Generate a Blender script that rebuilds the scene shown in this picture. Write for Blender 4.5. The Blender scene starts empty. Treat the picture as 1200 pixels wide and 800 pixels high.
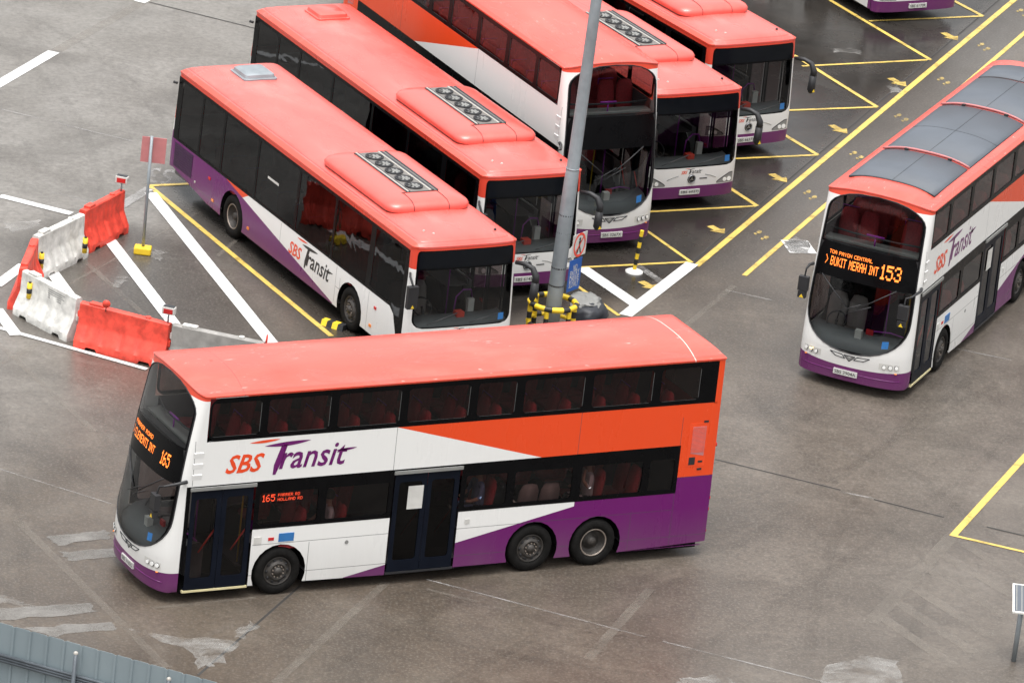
import bpy, bmesh, math, random
from math import sin, cos, pi, radians
from mathutils import Vector, Matrix
from mathutils.geometry import tessellate_polygon

S = bpy.context.scene
COL = S.collection
random.seed(7)

# ------------------------------------------------------------------ camera, world, sun, exposure
cam_d = bpy.data.cameras.new('camera')
cam = bpy.data.objects.new('camera', cam_d)
COL.objects.link(cam)
S.camera = cam
cam_d.sensor_width = 36.0
cam_d.lens = 213.423
cam_d.clip_start = 1.0
cam_d.clip_end = 3000.0
PITCH, ROLL, CH = 0.35072, 0.11621, 44.907
cam.matrix_world = (Matrix.Translation((0, 0, CH)) @ Matrix.Rotation(pi / 2 - PITCH, 4, 'X')
                    @ Matrix.Rotation(ROLL, 4, 'Z'))

SUN_EL, SUN_AZ = radians(78), radians(190)      # veiled, from behind the camera and to its left
world = bpy.data.worlds.new('World')
S.world = world
world.use_nodes = True
wn, wl = world.node_tree.nodes, world.node_tree.links
bg = wn['Background']
sky = wn.new('ShaderNodeTexSky')
sky.sky_type = 'NISHITA'
sky.sun_disc = False
sky.sun_elevation = SUN_EL
sky.sun_rotation = SUN_AZ
sky.air_density = 1.6
sky.dust_density = 6.0
sky.ozone_density = 1.0
hs = wn.new('ShaderNodeHueSaturation')
hs.inputs['Saturation'].default_value = 0.12
wl.new(sky.outputs[0], hs.inputs['Color'])
wl.new(hs.outputs[0], bg.inputs['Color'])
bg.inputs['Strength'].default_value = 0.15
sd = bpy.data.lights.new('sun', 'SUN')
sd.energy = 0.8
sd.angle = radians(40)
sd.color = (1.0, 0.97, 0.93)
sun = bpy.data.objects.new('sun', sd)
COL.objects.link(sun)
dirv = Vector((sin(SUN_AZ) * cos(SUN_EL), cos(SUN_AZ) * cos(SUN_EL), sin(SUN_EL)))
sun.rotation_euler = dirv.to_track_quat('Z', 'Y').to_euler()
sun.location = (0, 60, 60)

S.view_settings.view_transform = 'Standard'
S.view_settings.look = 'None'
S.view_settings.gamma = 1.0
S.view_settings.use_curve_mapping = False
S.view_settings.exposure = 0.92
S.render.engine = 'CYCLES'
S.cycles.max_bounces = 8
S.cycles.transparent_max_bounces = 16
S.cycles.use_denoising = True

# ------------------------------------------------------------------ node helpers and materials
class NT:
    def __init__(s, name):
        s.m = bpy.data.materials.new(name)
        s.m.use_nodes = True
        s.t = s.m.node_tree
        s.n, s.l = s.t.nodes, s.t.links
        s.p = s.n['Principled BSDF']
        tc = s.n.new('ShaderNodeTexCoord')
        s.obj = tc.outputs['Object']
        s._xyz = None
    def put(s, sock, v):
        if isinstance(v, bpy.types.NodeSocket):
            s.l.new(v, sock)
        elif isinstance(v, (tuple, list)) and len(v) == 3 and sock.type == 'RGBA':
            sock.default_value = (*v, 1)
        else:
            sock.default_value = v
    def math(s, op, a, b=0.0, c=None):
        n = s.n.new('ShaderNodeMath')
        n.operation = op
        s.put(n.inputs[0], a); s.put(n.inputs[1], b)
        if c is not None: s.put(n.inputs[2], c)
        return n.outputs[0]
    def xyz(s):
        if not s._xyz:
            n = s.n.new('ShaderNodeSeparateXYZ')
            s.l.new(s.obj, n.inputs[0])
            s._xyz = n.outputs
        return s._xyz
    def lt(s, a, b): return s.math('LESS_THAN', a, b)
    def gt(s, a, b): return s.math('GREATER_THAN', a, b)
    def both(s, a, b): return s.math('MULTIPLY', a, b)
    def either(s, a, b): return s.math('MAXIMUM', a, b)
    def lin(s, x, a, b): return s.math('MULTIPLY_ADD', x, a, b)
    def noise(s, scale, detail=4, rough=.55, dist=0.0, vec=None):
        n = s.n.new('ShaderNodeTexNoise')
        s.l.new(vec or s.obj, n.inputs['Vector'])
        n.inputs['Scale'].default_value = scale
        n.inputs['Detail'].default_value = detail
        n.inputs['Roughness'].default_value = rough
        n.inputs['Distortion'].default_value = dist
        return n.outputs[0]
    def ramp(s, f, pts):
        n = s.n.new('ShaderNodeValToRGB')
        cr = n.color_ramp
        while len(cr.elements) < len(pts): cr.elements.new(.5)
        for e, (p, c) in zip(cr.elements, pts):
            e.position = p
            e.color = (*c, 1) if isinstance(c, tuple) else (c, c, c, 1)
        s.l.new(f, n.inputs[0])
        return n.outputs[0]
    def mix(s, f, a, b, mode='MIX'):
        n = s.n.new('ShaderNodeMix')
        n.data_type = 'RGBA'
        n.blend_type = mode
        s.put(n.inputs[0], f); s.put(n.inputs[6], a); s.put(n.inputs[7], b)
        return n.outputs[2]
    def map(s, scale, vec=None):
        n = s.n.new('ShaderNodeMapping')
        n.inputs['Scale'].default_value = scale
        s.l.new(vec or s.obj, n.inputs[0])
        return n.outputs[0]
    def bump(s, h, dist=.01, strength=.5):
        n = s.n.new('ShaderNodeBump')
        n.inputs['Strength'].default_value = strength
        n.inputs['Distance'].default_value = dist
        s.l.new(h, n.inputs['Height'])
        s.l.new(n.outputs[0], s.p.inputs['Normal'])
    def base(s, v): s.put(s.p.inputs['Base Color'], v)
    def rough(s, v): s.put(s.p.inputs['Roughness'], v)

def mat(name, col, rough=.5, metal=0.0, var=.12, scale=3.0, coat=0.0, emit=None, es=0.0):
    k = NT(name)
    f = k.noise(scale, 5)
    lo = tuple(max(0, c * (1 - var)) for c in col)
    hi = tuple(min(1, c * (1 + var)) for c in col)
    k.base(k.ramp(f, [(.3, lo), (.7, hi)]))
    k.rough(k.ramp(f, [(.3, max(.02, rough - .06)), (.7, min(1, rough + .06))]))
    k.p.inputs['Metallic'].default_value = metal
    k.p.inputs['Coat Weight'].default_value = coat
    k.p.inputs['Coat Roughness'].default_value = .12
    if name == 'aircon_cover_paint': k.p.inputs['Coat Roughness'].default_value = .25
    if max(col) < .02: k.p.inputs['Specular IOR Level'].default_value = .10
    if emit:
        k.p.inputs['Emission Color'].default_value = (*emit, 1)
        k.p.inputs['Emission Strength'].default_value = es
    return k.m

WHITE, ORANGE, PURPLE = (.76, .755, .735), (.74, .062, .010), (.125, .0018, .115)

def dirt(k, c, zlo=.25, zhi=1.1, amount=.42):
    """road film: streaky grime clinging to the lower panels, plus faint streaks everywhere"""
    x, y, z = k.xyz()
    n = k.noise(1.0, 6, .6, vec=k.map((1.2, 1.2, .35)))
    fine = k.noise(9.0, 4, .6, vec=k.map((2.0, 2.0, .25)))
    h = k.ramp(k.lin(z, 1 / (zhi - zlo), -zlo / (zhi - zlo)), [(0, 1.0), (1, 0.0)])
    f = k.math('MULTIPLY', h, k.math('MULTIPLY', n, amount))
    f = k.math('ADD', f, k.math('MULTIPLY', fine, .05))
    return k.mix(f, c, (.16, .14, .12)), n

def seams(k, c, hx, hz, col=(.05, .05, .055), w=.006):
    x, y, z = k.xyz()
    m = None
    for (x0, z0, z1) in hx:
        a = k.both(k.lt(k.math('ABSOLUTE', k.lin(x, 1, -x0)), w), k.both(k.gt(z, z0), k.lt(z, z1)))
        m = a if m is None else k.either(m, a)
    for (z0, x0, x1) in hz:
        a = k.both(k.lt(k.math('ABSOLUTE', k.lin(z, 1, -z0)), w), k.both(k.gt(x, x0), k.lt(x, x1)))
        m = a if m is None else k.either(m, a)
    return k.mix(k.math('MULTIPLY', m, .75), c, col)

def paint_finish(k, n, r0=.22, r1=.42):
    k.rough(k.ramp(n, [(.3, r0), (.7, r1)]))
    k.p.inputs['Coat Weight'].default_value = .12
    k.p.inputs['Specular IOR Level'].default_value = .35
    k.p.inputs['Coat Roughness'].default_value = .1
    k.bump(k.noise(1.6, 3), .02, .12)

def livery_double():
    k = NT('double_deck_livery')
    x, y, z = k.xyz()
    c = WHITE
    f = k.math('ADD', k.lin(x, 1, 4.85), k.lin(z, -3.694, 12.08))
    o = k.both(k.lt(f, 0), k.gt(z, 2.36))
    o = k.either(o, k.both(k.lt(x, -11.13), k.gt(z, 1.73)))
    c = k.mix(o, c, ORANGE)
    g = k.lt(k.math('ADD', z, k.lin(x, .218, .63)), 0.0)
    p = k.both(g, k.lt(x, -4.0))
    p = k.either(p, k.both(k.lt(x, -8.9), k.lt(z, 1.73)))
    fz = k.lin(k.math('POWER', k.math('ABSOLUTE', y), 2.0), .05, .56)
    p = k.either(p, k.both(k.gt(x, -.9), k.lt(z, fz)))
    p = k.both(p, k.lt(z, 1.73))
    c = k.mix(p, c, PURPLE)
    zq = k.math('ADD', z, k.math('MULTIPLY', k.math('POWER', k.math('ABSOLUTE', y), 3.0), .02))
    c = k.mix(k.both(k.gt(x, -.95), k.gt(zq, 4.125)), c, (.70, .075, .04))
    c = seams(k, c, [(-4.85, 2.38, 3.3), (-8.85, 2.38, 3.3), (-3.2, .25, 1.05), (-11.13, .25, 3.0), (-10.2, .25, 1.1), (-.62, 2.4, 3.3)],
              [(.46, -4.9, -1.95), (.48, -12, -6.3), (1.08, -4.9, -2.0), (1.05, -11.1, -6.3), (1.73, -12, -11.13)])
    c, n = dirt(k, c)
    k.base(c)
    paint_finish(k, n)
    return k.m

def livery_single():
    k = NT('single_deck_livery')
    x, y, z = k.xyz()
    c = WHITE
    line = k.math('ADD', z, k.lin(x, .16, .219))     # z - (.37 + .16(-3.68-x))
    p = k.either(k.both(k.lt(line, 0), k.lt(x, -3.5)), k.lt(x, -9.6))
    r = k.both(k.lt(k.math('ADD', k.lin(x, 1, 7.85), k.lin(z, -2.0, 2.5)), 0), k.gt(line, 0))
    red = k.either(r, k.gt(z, k.math('ADD', 2.32, 0.0)))
    c = k.mix(red, c, ORANGE)
    p = k.both(k.either(p, k.both(k.gt(x, -.45), k.lt(z, .57))), k.lt(z, 1.4))
    c = k.mix(p, c, PURPLE)
    c = k.mix(k.gt(z, 2.32), c, (.66, .06, .032))
    c = seams(k, c, [(-3.45, .4, 1.2), (-3.25, .5, 1.0), (-1.9, .3, 1.2), (-9.75, .3, 1.2), (-6.2, .3, 1.2), (-10.7, .3, 1.2)],
              [(.42, -3.4, -7.9), (.5, -12, -9.3), (.75, -3.45, -3.25)])
    c, n = dirt(k, c)
    k.base(c)
    paint_finish(k, n)
    return k.m

def roof_mat(name, single, tint=1.0):
    k = NT(name)
    x, y, z = k.xyz()
    big = k.noise(.55, 5, .6, vec=k.map((1, 2.2, 1)))
    small = k.noise(14, 4, .6)
    RC = ((.69, .075, .058), (.73, .110, .090), (.76, .18, .155)) if single else ((.70, .066, .044), (.74, .086, .060), (.76, .125, .095))
    c = k.ramp(big, [(.3, (*RC[0],)), (.55, (*RC[1],)), (.75, (*RC[2],))])
    c = k.mix(k.math('MULTIPLY', k.ramp(small, [(.6, 0.0), (.75, 1.0)]), .16), c, (.45, .11, .09))
    ay = k.math('ABSOLUTE', y)
    edge = k.gt(ay, 1.13 if single else 1.12)
    c = k.mix(edge, c, (.66 * tint, .06, .032))
    if single:
        m = k.both(k.lt(k.math('ABSOLUTE', k.lin(ay, 1, -1.085)), .010), k.lt(x, -.5))
        c = k.mix(k.math('MULTIPLY', m, .7), c, (.09, .025, .03))
        st = k.ramp(k.noise(1.3, 5, .65, 1.2), [(.55, 0.0), (.68, 1.0)])
        st = k.both(st, k.lt(x, -9.5))
        c = k.mix(k.math('MULTIPLY', st, .35), c, (.30, .14, .13))
    else:
        c = k.mix(k.math('MULTIPLY', k.lt(k.math('ABSOLUTE', k.lin(x, 1, 1.55)), .012), .6), c, (.25, .04, .03))
        c = k.mix(k.lt(k.math('ABSOLUTE', k.lin(x, 1, 11.25)), .011), c, (.80, .5, .45))
        c = k.mix(k.math('MULTIPLY', k.lt(k.math('ABSOLUTE', k.lin(ay, 1, -1.13)), .008), .6), c, (.3, .05, .04))
        st = k.ramp(k.noise(6, 3, .5, vec=k.map((.5, 3, 1))), [(.70, 0.0), (.74, 1.0)])
        c = k.mix(k.math('MULTIPLY', st, .5), c, (.86, .62, .58))
    c0 = c
    grime = k.ramp(k.noise(.9, 6, .68, 1.4, vec=k.map((.6, 1.6, 1))), [(.48, 0.0), (.70, 1.0)])
    k.rough(k.ramp(big, [(.3, .34), (.7, .5)]))
    k.p.inputs['Coat Weight'].default_value = .5
    k.base(k.mix(k.math('MULTIPLY', grime, .28), c0, (.36, .10, .09)))
    k.put(k.p.inputs['Coat Roughness'], k.ramp(grime, [(0, .18), (1, .42)]))
    k.bump(k.noise(.9, 4), .05, .25)
    return k.m

def glass_mat(name, tint, wav=.03, ior=1.5):
    k = NT(name)
    tr = k.n.new('ShaderNodeBsdfTransparent')
    tr.inputs[0].default_value = (*tint, 1)
    gl = k.n.new('ShaderNodeBsdfGlossy')
    gl.inputs['Roughness'].default_value = .03
    gl.inputs[0].default_value = (.95, .97, 1, 1)
    lw = k.n.new('ShaderNodeLayerWeight')
    lw.inputs[0].default_value = .5
    f0 = ((ior - 1) / (ior + 1)) ** 2
    fr = k.math('MULTIPLY_ADD', k.math('POWER', lw.outputs['Facing'], 5.0), 1 - f0, f0)
    b = k.n.new('ShaderNodeBump')
    b.inputs['Strength'].default_value = .35
    b.inputs['Distance'].default_value = wav
    k.l.new(k.noise(1.1, 2, .5, .6), b.inputs['Height'])
    k.l.new(b.outputs[0], gl.inputs['Normal'])
    mx = k.n.new('ShaderNodeMixShader')
    k.l.new(fr, mx.inputs[0])
    k.l.new(tr.outputs[0], mx.inputs[1])
    k.l.new(gl.outputs[0], mx.inputs[2])
    k.l.new(mx.outputs[0], k.n['Material Output'].inputs[0])
    return k.m

M = dict(
    dd=livery_double(), sd=livery_single(),
    roof2=roof_mat('double_deck_roof_paint', False), roof1=roof_mat('single_deck_roof_paint', True),
    red=mat('red_paint', (.74, .095, .045), .35, coat=.2),
    orange=mat('orange_paint', ORANGE, .35, coat=.2),
    aircon=mat('aircon_cover_paint', (.72, .082, .06), .38, var=.12, coat=.9),
    white=mat('white_paint', WHITE, .4), offwhite=mat('offwhite_plastic', (.56, .55, .52), .5),
    purple=mat('purple_paint', PURPLE, .3, coat=.3),
    purple_rail=mat('purple_handrail', (.32, .03, .38), .35),
    black=mat('black_gloss', (.003, .003, .0035), .3),
    satin=mat('black_rubber', (.018, .018, .02), .55), pitch=mat('underbody_black', (.006, .006, .006), .9), navy=mat('dark_navy_frame', (.005, .007, .013), .4),
    dark=mat('dark_plastic', (.03, .032, .036), .5), cabin=mat('grey_cabin_lining', (.10, .10, .105), .6),
    floor=mat('cabin_floor', (.07, .07, .075), .5), dash=mat('dashboard_grey', (.11, .118, .122), .55),
    seat=mat('red_seat_fabric', (.42, .035, .045), .75, var=.25, scale=25),
    seat_grey=mat('grey_seat_back', (.30, .27, .25), .6),
    ceiling=mat('cabin_ceiling', (.20, .16, .155), .6),
    glass=glass_mat('tinted_side_glass', (.34, .27, .27), .02, 1.42), wglass=glass_mat('windscreen_glass', (.50, .52, .52), .003, 1.45),
    dglass=glass_mat('dark_side_glass', (.05, .042, .04), .03, 1.32), reflect=mat('display_glass', (.006, .007, .009), .12),
    tyre=mat('tyre_rubber', (.010, .0095, .009), .75, var=.3, scale=12), rim=mat('dusty_steel_rim', (.055, .049, .044), .55, .3, .3, 9),
    rimlip=mat('rim_lip', (.32, .27, .23), .45, .5, .2, 9),
    steel=mat('steel', (.42, .44, .46), .35, .9), galv=mat('galvanised_steel', (.27, .30, .32), .45, .35, .12, 4),
    lens=mat('lamp_lens', (.80, .80, .78), .12, coat=.6), amber=mat('amber_lens', (.75, .22, .03), .25),
    redlens=mat('red_lens', (.5, .02, .02), .2), plate=mat('number_plate', (.60, .60, .57), .4), ink=mat('black_ink', (.02, .02, .02), .5),
    led=mat('amber_display_led', (.6, .12, .01), .5, emit=(1.0, .23, .035), es=1.1),
    ledred=mat('red_display_led', (.5, .05, .01), .5, emit=(1.0, .07, .03), es=.5),
    blue=mat('blue_sign', (.02, .10, .38), .4), yellow=mat('safety_yellow', (.80, .55, .03), .45),
    bluesheet=mat('blue_sticker', (.03, .16, .42), .4), grille=mat('engine_grille', (.035, .006, .04), .5),
    barred=mat('red_barrier_plastic', (.70, .065, .04), .5, var=.32, scale=5), barwhite=mat('white_barrier_plastic', (.56, .55, .52), .6, var=.28, scale=5),
    bargrey=mat('grimy_shaded_barrier_plastic', (.25, .24, .225), .6, var=.3, scale=3),  # white barrier shell greyed: dirt, plus its shade put into the colour
    fencerail=mat('dull_rail_steel', (.10, .115, .13), .45, .3, .2, 3),
    trim=mat('window_trim_metal', (.10, .10, .10), .4),
    tray=mat('vent_tray', (.16, .15, .14), .6),
    solar=mat('solar_film', (.085, .097, .115), .6, var=.10, scale=1.2), skin=mat('skin', (.42, .25, .17), .55), shirt=mat('white_shirt', (.62, .62, .62), .8),
    hair=mat('black_hair', (.015, .012, .01), .5), shirtb=mat('blue_shirt', (.16, .22, .36), .8), trousers=mat('dark_trousers', (.03, .03, .04), .8),
    fadedred=mat('faded_red_board', (.46, .17, .17), .6), tarp=mat('dark_sheet', (.02, .022, .028), .5), hivis=mat('pale_yellow_edge', (.62, .55, .32), .5),
    vent=mat('vent_grey', (.22, .22, .21), .5), strip=mat('vent_white', (.40, .375, .34), .5),
)

# ------------------------------------------------------------------ mesh helpers
class MB:
    def __init__(s): s.v, s.f, s.mi, s.sm = [], [], [], []
    def add(s, vs, fs, mi=0, smooth=False):
        b = len(s.v)
        s.v += [tuple(v) for v in vs]
        for f in fs:
            s.f.append([b + i for i in f]); s.mi.append(mi); s.sm.append(smooth)
        return s
    def box(s, x0, x1, y0, y1, z0, z1, mi=0):
        v = [(x, y, z) for x in (x0, x1) for y in (y0, y1) for z in (z0, z1)]
        return s.add(v, [(0, 1, 3, 2), (4, 6, 7, 5), (0, 4, 5, 1), (2, 3, 7, 6), (0, 2, 6, 4), (1, 5, 7, 3)], mi)
    def grid(s, rows, mi=0, smooth=True, close=False):
        n = len(rows[0]); b = []
        for r in rows: b += r
        fs = []
        for i in range(len(rows) - 1):
            for j in range(n if close else n - 1):
                k = (j + 1) % n
                fs.append((i * n + j, i * n + k, (i + 1) * n + k, (i + 1) * n + j))
        return s.add(b, fs, mi, smooth)
    def tube(s, pts, r, n=8, mi=0, caps=True):
        P = [Vector(p) for p in pts]
        rr = r if isinstance(r, (list, tuple)) else [r] * len(P)
        rows = []
        up = None
        for i, p in enumerate(P):
            d = (P[min(i + 1, len(P) - 1)] - P[max(i - 1, 0)]).normalized()
            if up is None:
                a = Vector((0, 0, 1)) if abs(d.z) < .9 else Vector((1, 0, 0))
                up = d.cross(a).normalized()
            up = (up - d * up.dot(d)).normalized()
            w = d.cross(up)
            rows.append([p + (up * cos(2 * pi * j / n) + w * sin(2 * pi * j / n)) * rr[i] for j in range(n)])
        s.grid(rows, mi, True, True)
        if caps:
            s.add(rows[0], [tuple(range(n))], mi); s.add(rows[-1], [tuple(range(n - 1, -1, -1))], mi)
        return s
    def lathe(s, prof, origin, axis='Y', n=32, mi=0, smooth=True):
        rows = []
        ox, oy, oz = origin
        for (r, h) in prof:
            row = []
            for j in range(n):
                a = 2 * pi * j / n
                if axis == 'Y': row.append((ox + r * cos(a), oy + h, oz + r * sin(a)))
                elif axis == 'X': row.append((ox + h, oy + r * cos(a), oz + r * sin(a)))
                else: row.append((ox + r * cos(a), oy + r * sin(a), oz + h))
            rows.append(row)
        return s.grid(rows, mi, smooth, True)
    def poly(s, outline, fn, holes=(), mi=0):
        """2D polygon with holes mapped to 3D by fn(a, b)"""
        loops = [[Vector((a, b, 0)) for a, b in outline]] + [[Vector((a, b, 0)) for a, b in h] for h in holes]
        tri = tessellate_polygon(loops)
        flat = [p for l in loops for p in l]
        return s.add([fn(p.x, p.y) for p in flat], [tuple(t) for t in tri], mi)
    def slab(s, outline, fn0, fn1, mi=0):
        n = len(outline)
        tri = tessellate_polygon([[Vector((a, b, 0)) for a, b in outline]])
        s.add([fn0(*p) for p in outline], [tuple(t) for t in tri], mi)
        s.add([fn1(*p) for p in outline], [tuple(t) for t in tri], mi)
        s.add([fn0(*p) for p in outline] + [fn1(*p) for p in outline], [(i, (i + 1) % n, n + (i + 1) % n, n + i) for i in range(n)], mi)
        return s
    def build(s, name, mats, parent=None, loc=None, fix=True):
        me = bpy.data.meshes.new(name)
        me.from_pydata(s.v, [], s.f)
        mats = mats if isinstance(mats, (list, tuple)) else [mats]
        for m in mats: me.materials.append(m)
        me.polygons.foreach_set('material_index', s.mi)
        me.polygons.foreach_set('use_smooth', s.sm)
        if fix:
            bm = bmesh.new(); bm.from_mesh(me)
            bmesh.ops.remove_doubles(bm, verts=bm.verts, dist=.0004)
            bmesh.ops.dissolve_degenerate(bm, dist=.0003, edges=bm.edges)
            bmesh.ops.recalc_face_normals(bm, faces=bm.faces)
            bm.to_mesh(me); bm.free()
        o = bpy.data.objects.new(name, me)
        COL.objects.link(o)
        if parent: o.parent = parent
        if loc: o.location = loc
        return o

def smooth_angle(o, ang=35):
    me = o.data
    bm = bmesh.new(); bm.from_mesh(me)
    for e in bm.edges:
        e.smooth = not (len(e.link_faces) != 2 or e.calc_face_angle(0) > radians(ang))
    for f in bm.faces: f.smooth = True
    bm.to_mesh(me); bm.free()
    return o

def bevel(o, w=.01, seg=2):
    m = o.modifiers.new('bevel', 'BEVEL'); m.width = w; m.segments = seg; m.limit_method = 'ANGLE'; m.angle_limit = radians(40)
    return o

def empty(name, loc, rz, label, cat, group=None):
    o = bpy.data.objects.new(name, None)
    COL.objects.link(o)
    o.empty_display_size = .3
    o.location = loc; o.rotation_euler = (0, 0, rz)
    return tag(o, label, cat, group)

def tag(o, label=None, cat=None, group=None, kind=None):
    if label: o['label'] = label
    if cat: o['category'] = cat
    if group: o['group'] = group
    if kind: o['kind'] = kind
    return o

def copy_tree(o, parent=None):
    c = o.copy(); COL.objects.link(c)
    if parent: c.parent = parent
    for ch in list(KIDS.get(o.name, [])): copy_tree(ch, c)
    return c
KIDS = {}
def index_kids():
    KIDS.clear()
    for o in bpy.data.objects:
        if o.parent: KIDS.setdefault(o.parent.name, []).append(o)

def rrect(x0, x1, z0, z1, r=.06, n=4, corners=(1, 1, 1, 1)):
    """rounded rectangle outline; corners (x1z1, x0z1, x0z0, x1z0)"""
    out = []
    for (cx, cz, a0, on) in ((x1 - r, z1 - r, 0, corners[0]), (x0 + r, z1 - r, 90, corners[1]), (x0 + r, z0 + r, 180, corners[2]), (x1 - r, z0 + r, 270, corners[3])):
        if on:
            for k in range(n + 1):
                a = radians(a0 + 90 * k / n)
                out.append((cx + r * cos(a), cz + r * sin(a)))
        else:
            sx, sz = (1 if a0 in (0, 270) else -1), (1 if a0 in (0, 90) else -1)
            out.append((cx + r * sx, cz + r * sz))
    return out

_txt = {}
def text_verts(body, shear=0.0, bold=0.0, res=2):
    key = (body, shear, bold)
    if key not in _txt:
        cu = bpy.data.curves.new('lettering', 'FONT')
        cu.body = body; cu.shear = shear; cu.offset = bold; cu.resolution_u = res; cu.fill_mode = 'FRONT'
        ob = bpy.data.objects.new('lettering', cu)
        COL.objects.link(ob)
        dg = bpy.context.evaluated_depsgraph_get()
        me = bpy.data.meshes.new_from_object(ob.evaluated_get(dg))
        vs = [v.co.copy() for v in me.vertices]; fs = [tuple(p.vertices) for p in me.polygons]
        bpy.data.objects.remove(ob); bpy.data.curves.remove(cu); bpy.data.meshes.remove(me)
        x0 = min(v.x for v in vs); x1 = max(v.x for v in vs); y0 = min(v.y for v in vs); y1 = max(v.y for v in vs)
        _txt[key] = ([((v.x - x0) / (x1 - x0), (v.y - y0) / (y1 - y0)) for v in vs], fs)
    return _txt[key]

def add_text(mb, body, a0, a1, b0, b1, fn, shear=0.0, bold=0.0, mi=0):
    """text fitted to the box [a0,a1]x[b0,b1] of the surface fn(a, b)"""
    vs, fs = text_verts(body, shear, bold)
    mb.add([fn(a0 + u * (a1 - a0), b0 + v * (b1 - b0)) for u, v in vs], fs, mi)

def logo(mb, a0, b0, w, fn, mi_o=0, mi_p=1):
    """SBS Transit word mark, w metres wide, baseline b0, reading along +a"""
    k = w / 2.72
    A = lambda a: a0 + a * k
    B = lambda b: b0 + b * k
    add_text(mb, 'SBS', A(0), A(.80), B(-.01), B(.37), fn, .32, .022, mi_o)
    add_text(mb, 'ransit', A(1.12), A(2.55), B(0), B(.46), fn, .28, .012, mi_p)
    def lens(x0, x1, y0, y1, th, mi):
        n = 14; top, bot = [], []
        for i in range(n + 1):
            t = i / n; x = x0 + (x1 - x0) * t; y = y0 + (y1 - y0) * t
            h = th * sin(pi * t) ** .8
            top.append((A(x), B(y + h * .35))); bot.append((A(x), B(y - h * .65)))
        mb.poly(top + bot[::-1][1:-1], fn, mi=mi)
    lens(.78, 1.75, .50, .56, .085, mi_p)
    lens(.46, 1.10, .585, .625, .055, mi_o)
    stem = [(1.14, .49), (1.27, .50), (1.18, .20), (1.06, -.10), (1.00, -.10), (1.01, .10)]
    mb.poly([(A(a), B(b)) for a, b in stem], fn, mi=mi_p)
    lens(2.30, 2.74, .30, .335, .05, mi_p)

def wheel(parent, x, y, side, deep, r=.485):
    """side: +1 left, -1 right"""
    w = empty('wheel', (x, y, r), 0, None, None)
    w.parent = parent
    s = side
    t = MB()
    t.lathe([(.29, -.02 * s), (.30, .015 * s), (.36, .03 * s), (.43, .025 * s), (.468, 0), (r, -.03 * s), (r, -.24 * s), (.46, -.27 * s), (.29, -.26 * s)], (0, 0, 0), 'Y', 40)
    t.build('tyre', M['tyre'], w)
    q = MB()
    if deep:
        q.lathe([(.292, -.005 * s), (.275, .012 * s), (.262, -.01 * s)], (0, 0, 0), 'Y', 40, 1)
        q.lathe([(.262, -.01 * s), (.245, -.15 * s), (.16, -.165 * s), (.155, -.12 * s), (.09, -.12 * s), (.085, -.04 * s), (0.0, -.035 * s)], (0, 0, 0), 'Y', 40, 0)
        for k in range(10):
            a = 2 * pi * k / 10
            q.lathe([(.018, -.165 * s), (.018, -.13 * s), (0, -.13 * s)], (.125 * cos(a), 0, .125 * sin(a)), 'Y', 8, 0, False)
    else:
        q.lathe([(.292, -.005 * s), (.275, .012 * s), (.262, -.02 * s)], (0, 0, 0), 'Y', 40, 0)
        q.lathe([(.262, -.02 * s), (.245, -.045 * s), (.19, .0), (.165, .03 * s), (.15, .035 * s), (.145, .005 * s), (.085, .01 * s), (.08, .055 * s), (0.0, .065 * s)], (0, 0, 0), 'Y', 40, 0)
        for k in range(10):
            a = 2 * pi * k / 10
            q.lathe([(.034, -.018 * s), (.03, -.010 * s), (0, -.010 * s)], (.218 * cos(a), 0, .218 * sin(a)), 'Y', 12, 2)
            a += .31
            q.lathe([(.014, .0 * s), (.014, .04 * s), (0, .04 * s)], (.115 * cos(a), 0, .115 * sin(a)), 'Y', 8, 1, False)
    q.build('rim', [M['rim'], M['rimlip'], M['satin']], w)
    return w

def seat_mesh():
    mb = MB()
    for y in (-.235, .235):
        def sec(x, z, w, d): return [(x - d, y - w, z), (x, y - w * 1.0, z), (x + d, y - w * .6, z), (x + d, y + w * .6, z), (x, y + w, z), (x - d, y + w, z)]
        rows = [sec(-.10, .42, .20, .05), sec(-.14, .70, .21, .05), sec(-.19, .98, .20, .045), sec(-.215, 1.10, .15, .03), sec(-.22, 1.13, .06, .015)]
        mb.grid(rows, 0, True, True)
        mb.grid([[(-.12, y - .2, .44), (-.12, y + .2, .44)], [(.30, y - .2, .47), (.30, y + .2, .47)], [(.34, y - .18, .43), (.34, y + .18, .43)], [(.32, y - .18, .36), (.32, y + .18, .36)], [(-.12, y - .2, .36), (-.12, y + .2, .36)]], 0, True)
        mb.box(-.12, .30, y - .2, y + .2, .37, .44, 0)
    mb.box(-.02, .06, -.06, .06, 0, .37, 1)
    mb.tube([(-.235, -.43, 1.02), (-.25, -.43, 1.15), (-.25, -.05, 1.15)], .013, 6, 1)
    return mb
_sm = seat_mesh()
SEAT = _sm.build('seat', [M['seat'], M['purple_rail']])
SEATG = seat_mesh().build('seat', [M['seat_grey'], M['dark']])
PROTO_MESH = {'seat': SEAT.data, 'seatg': SEATG.data}
bpy.data.objects.remove(SEAT); bpy.data.objects.remove(SEATG)

def place_seat(parent, x, y, z, grey=False, ry=0.0):
    o = bpy.data.objects.new('seat', PROTO_MESH['seatg' if grey else 'seat'])
    COL.objects.link(o); o.parent = parent; o.location = (x, y, z); o.rotation_euler = (0, 0, ry)
    return o

def arch(xc, r, n=14, zc=.485, zb=.25):
    """points of a wheel arch cut-out along the bottom edge, from front to rear (decreasing x)"""
    a0 = math.asin((zc - zb) / r)
    return [(xc + r * cos(-a0 + (pi + 2 * a0) * k / n), zc + r * sin(-a0 + (pi + 2 * a0) * k / n)) for k in range(n + 1)]

def handrail(parent, pts, r=.017, m='purple_rail', name='handrail'):
    return MB().tube(pts, r, 6).build(name, M[m], parent)

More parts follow.
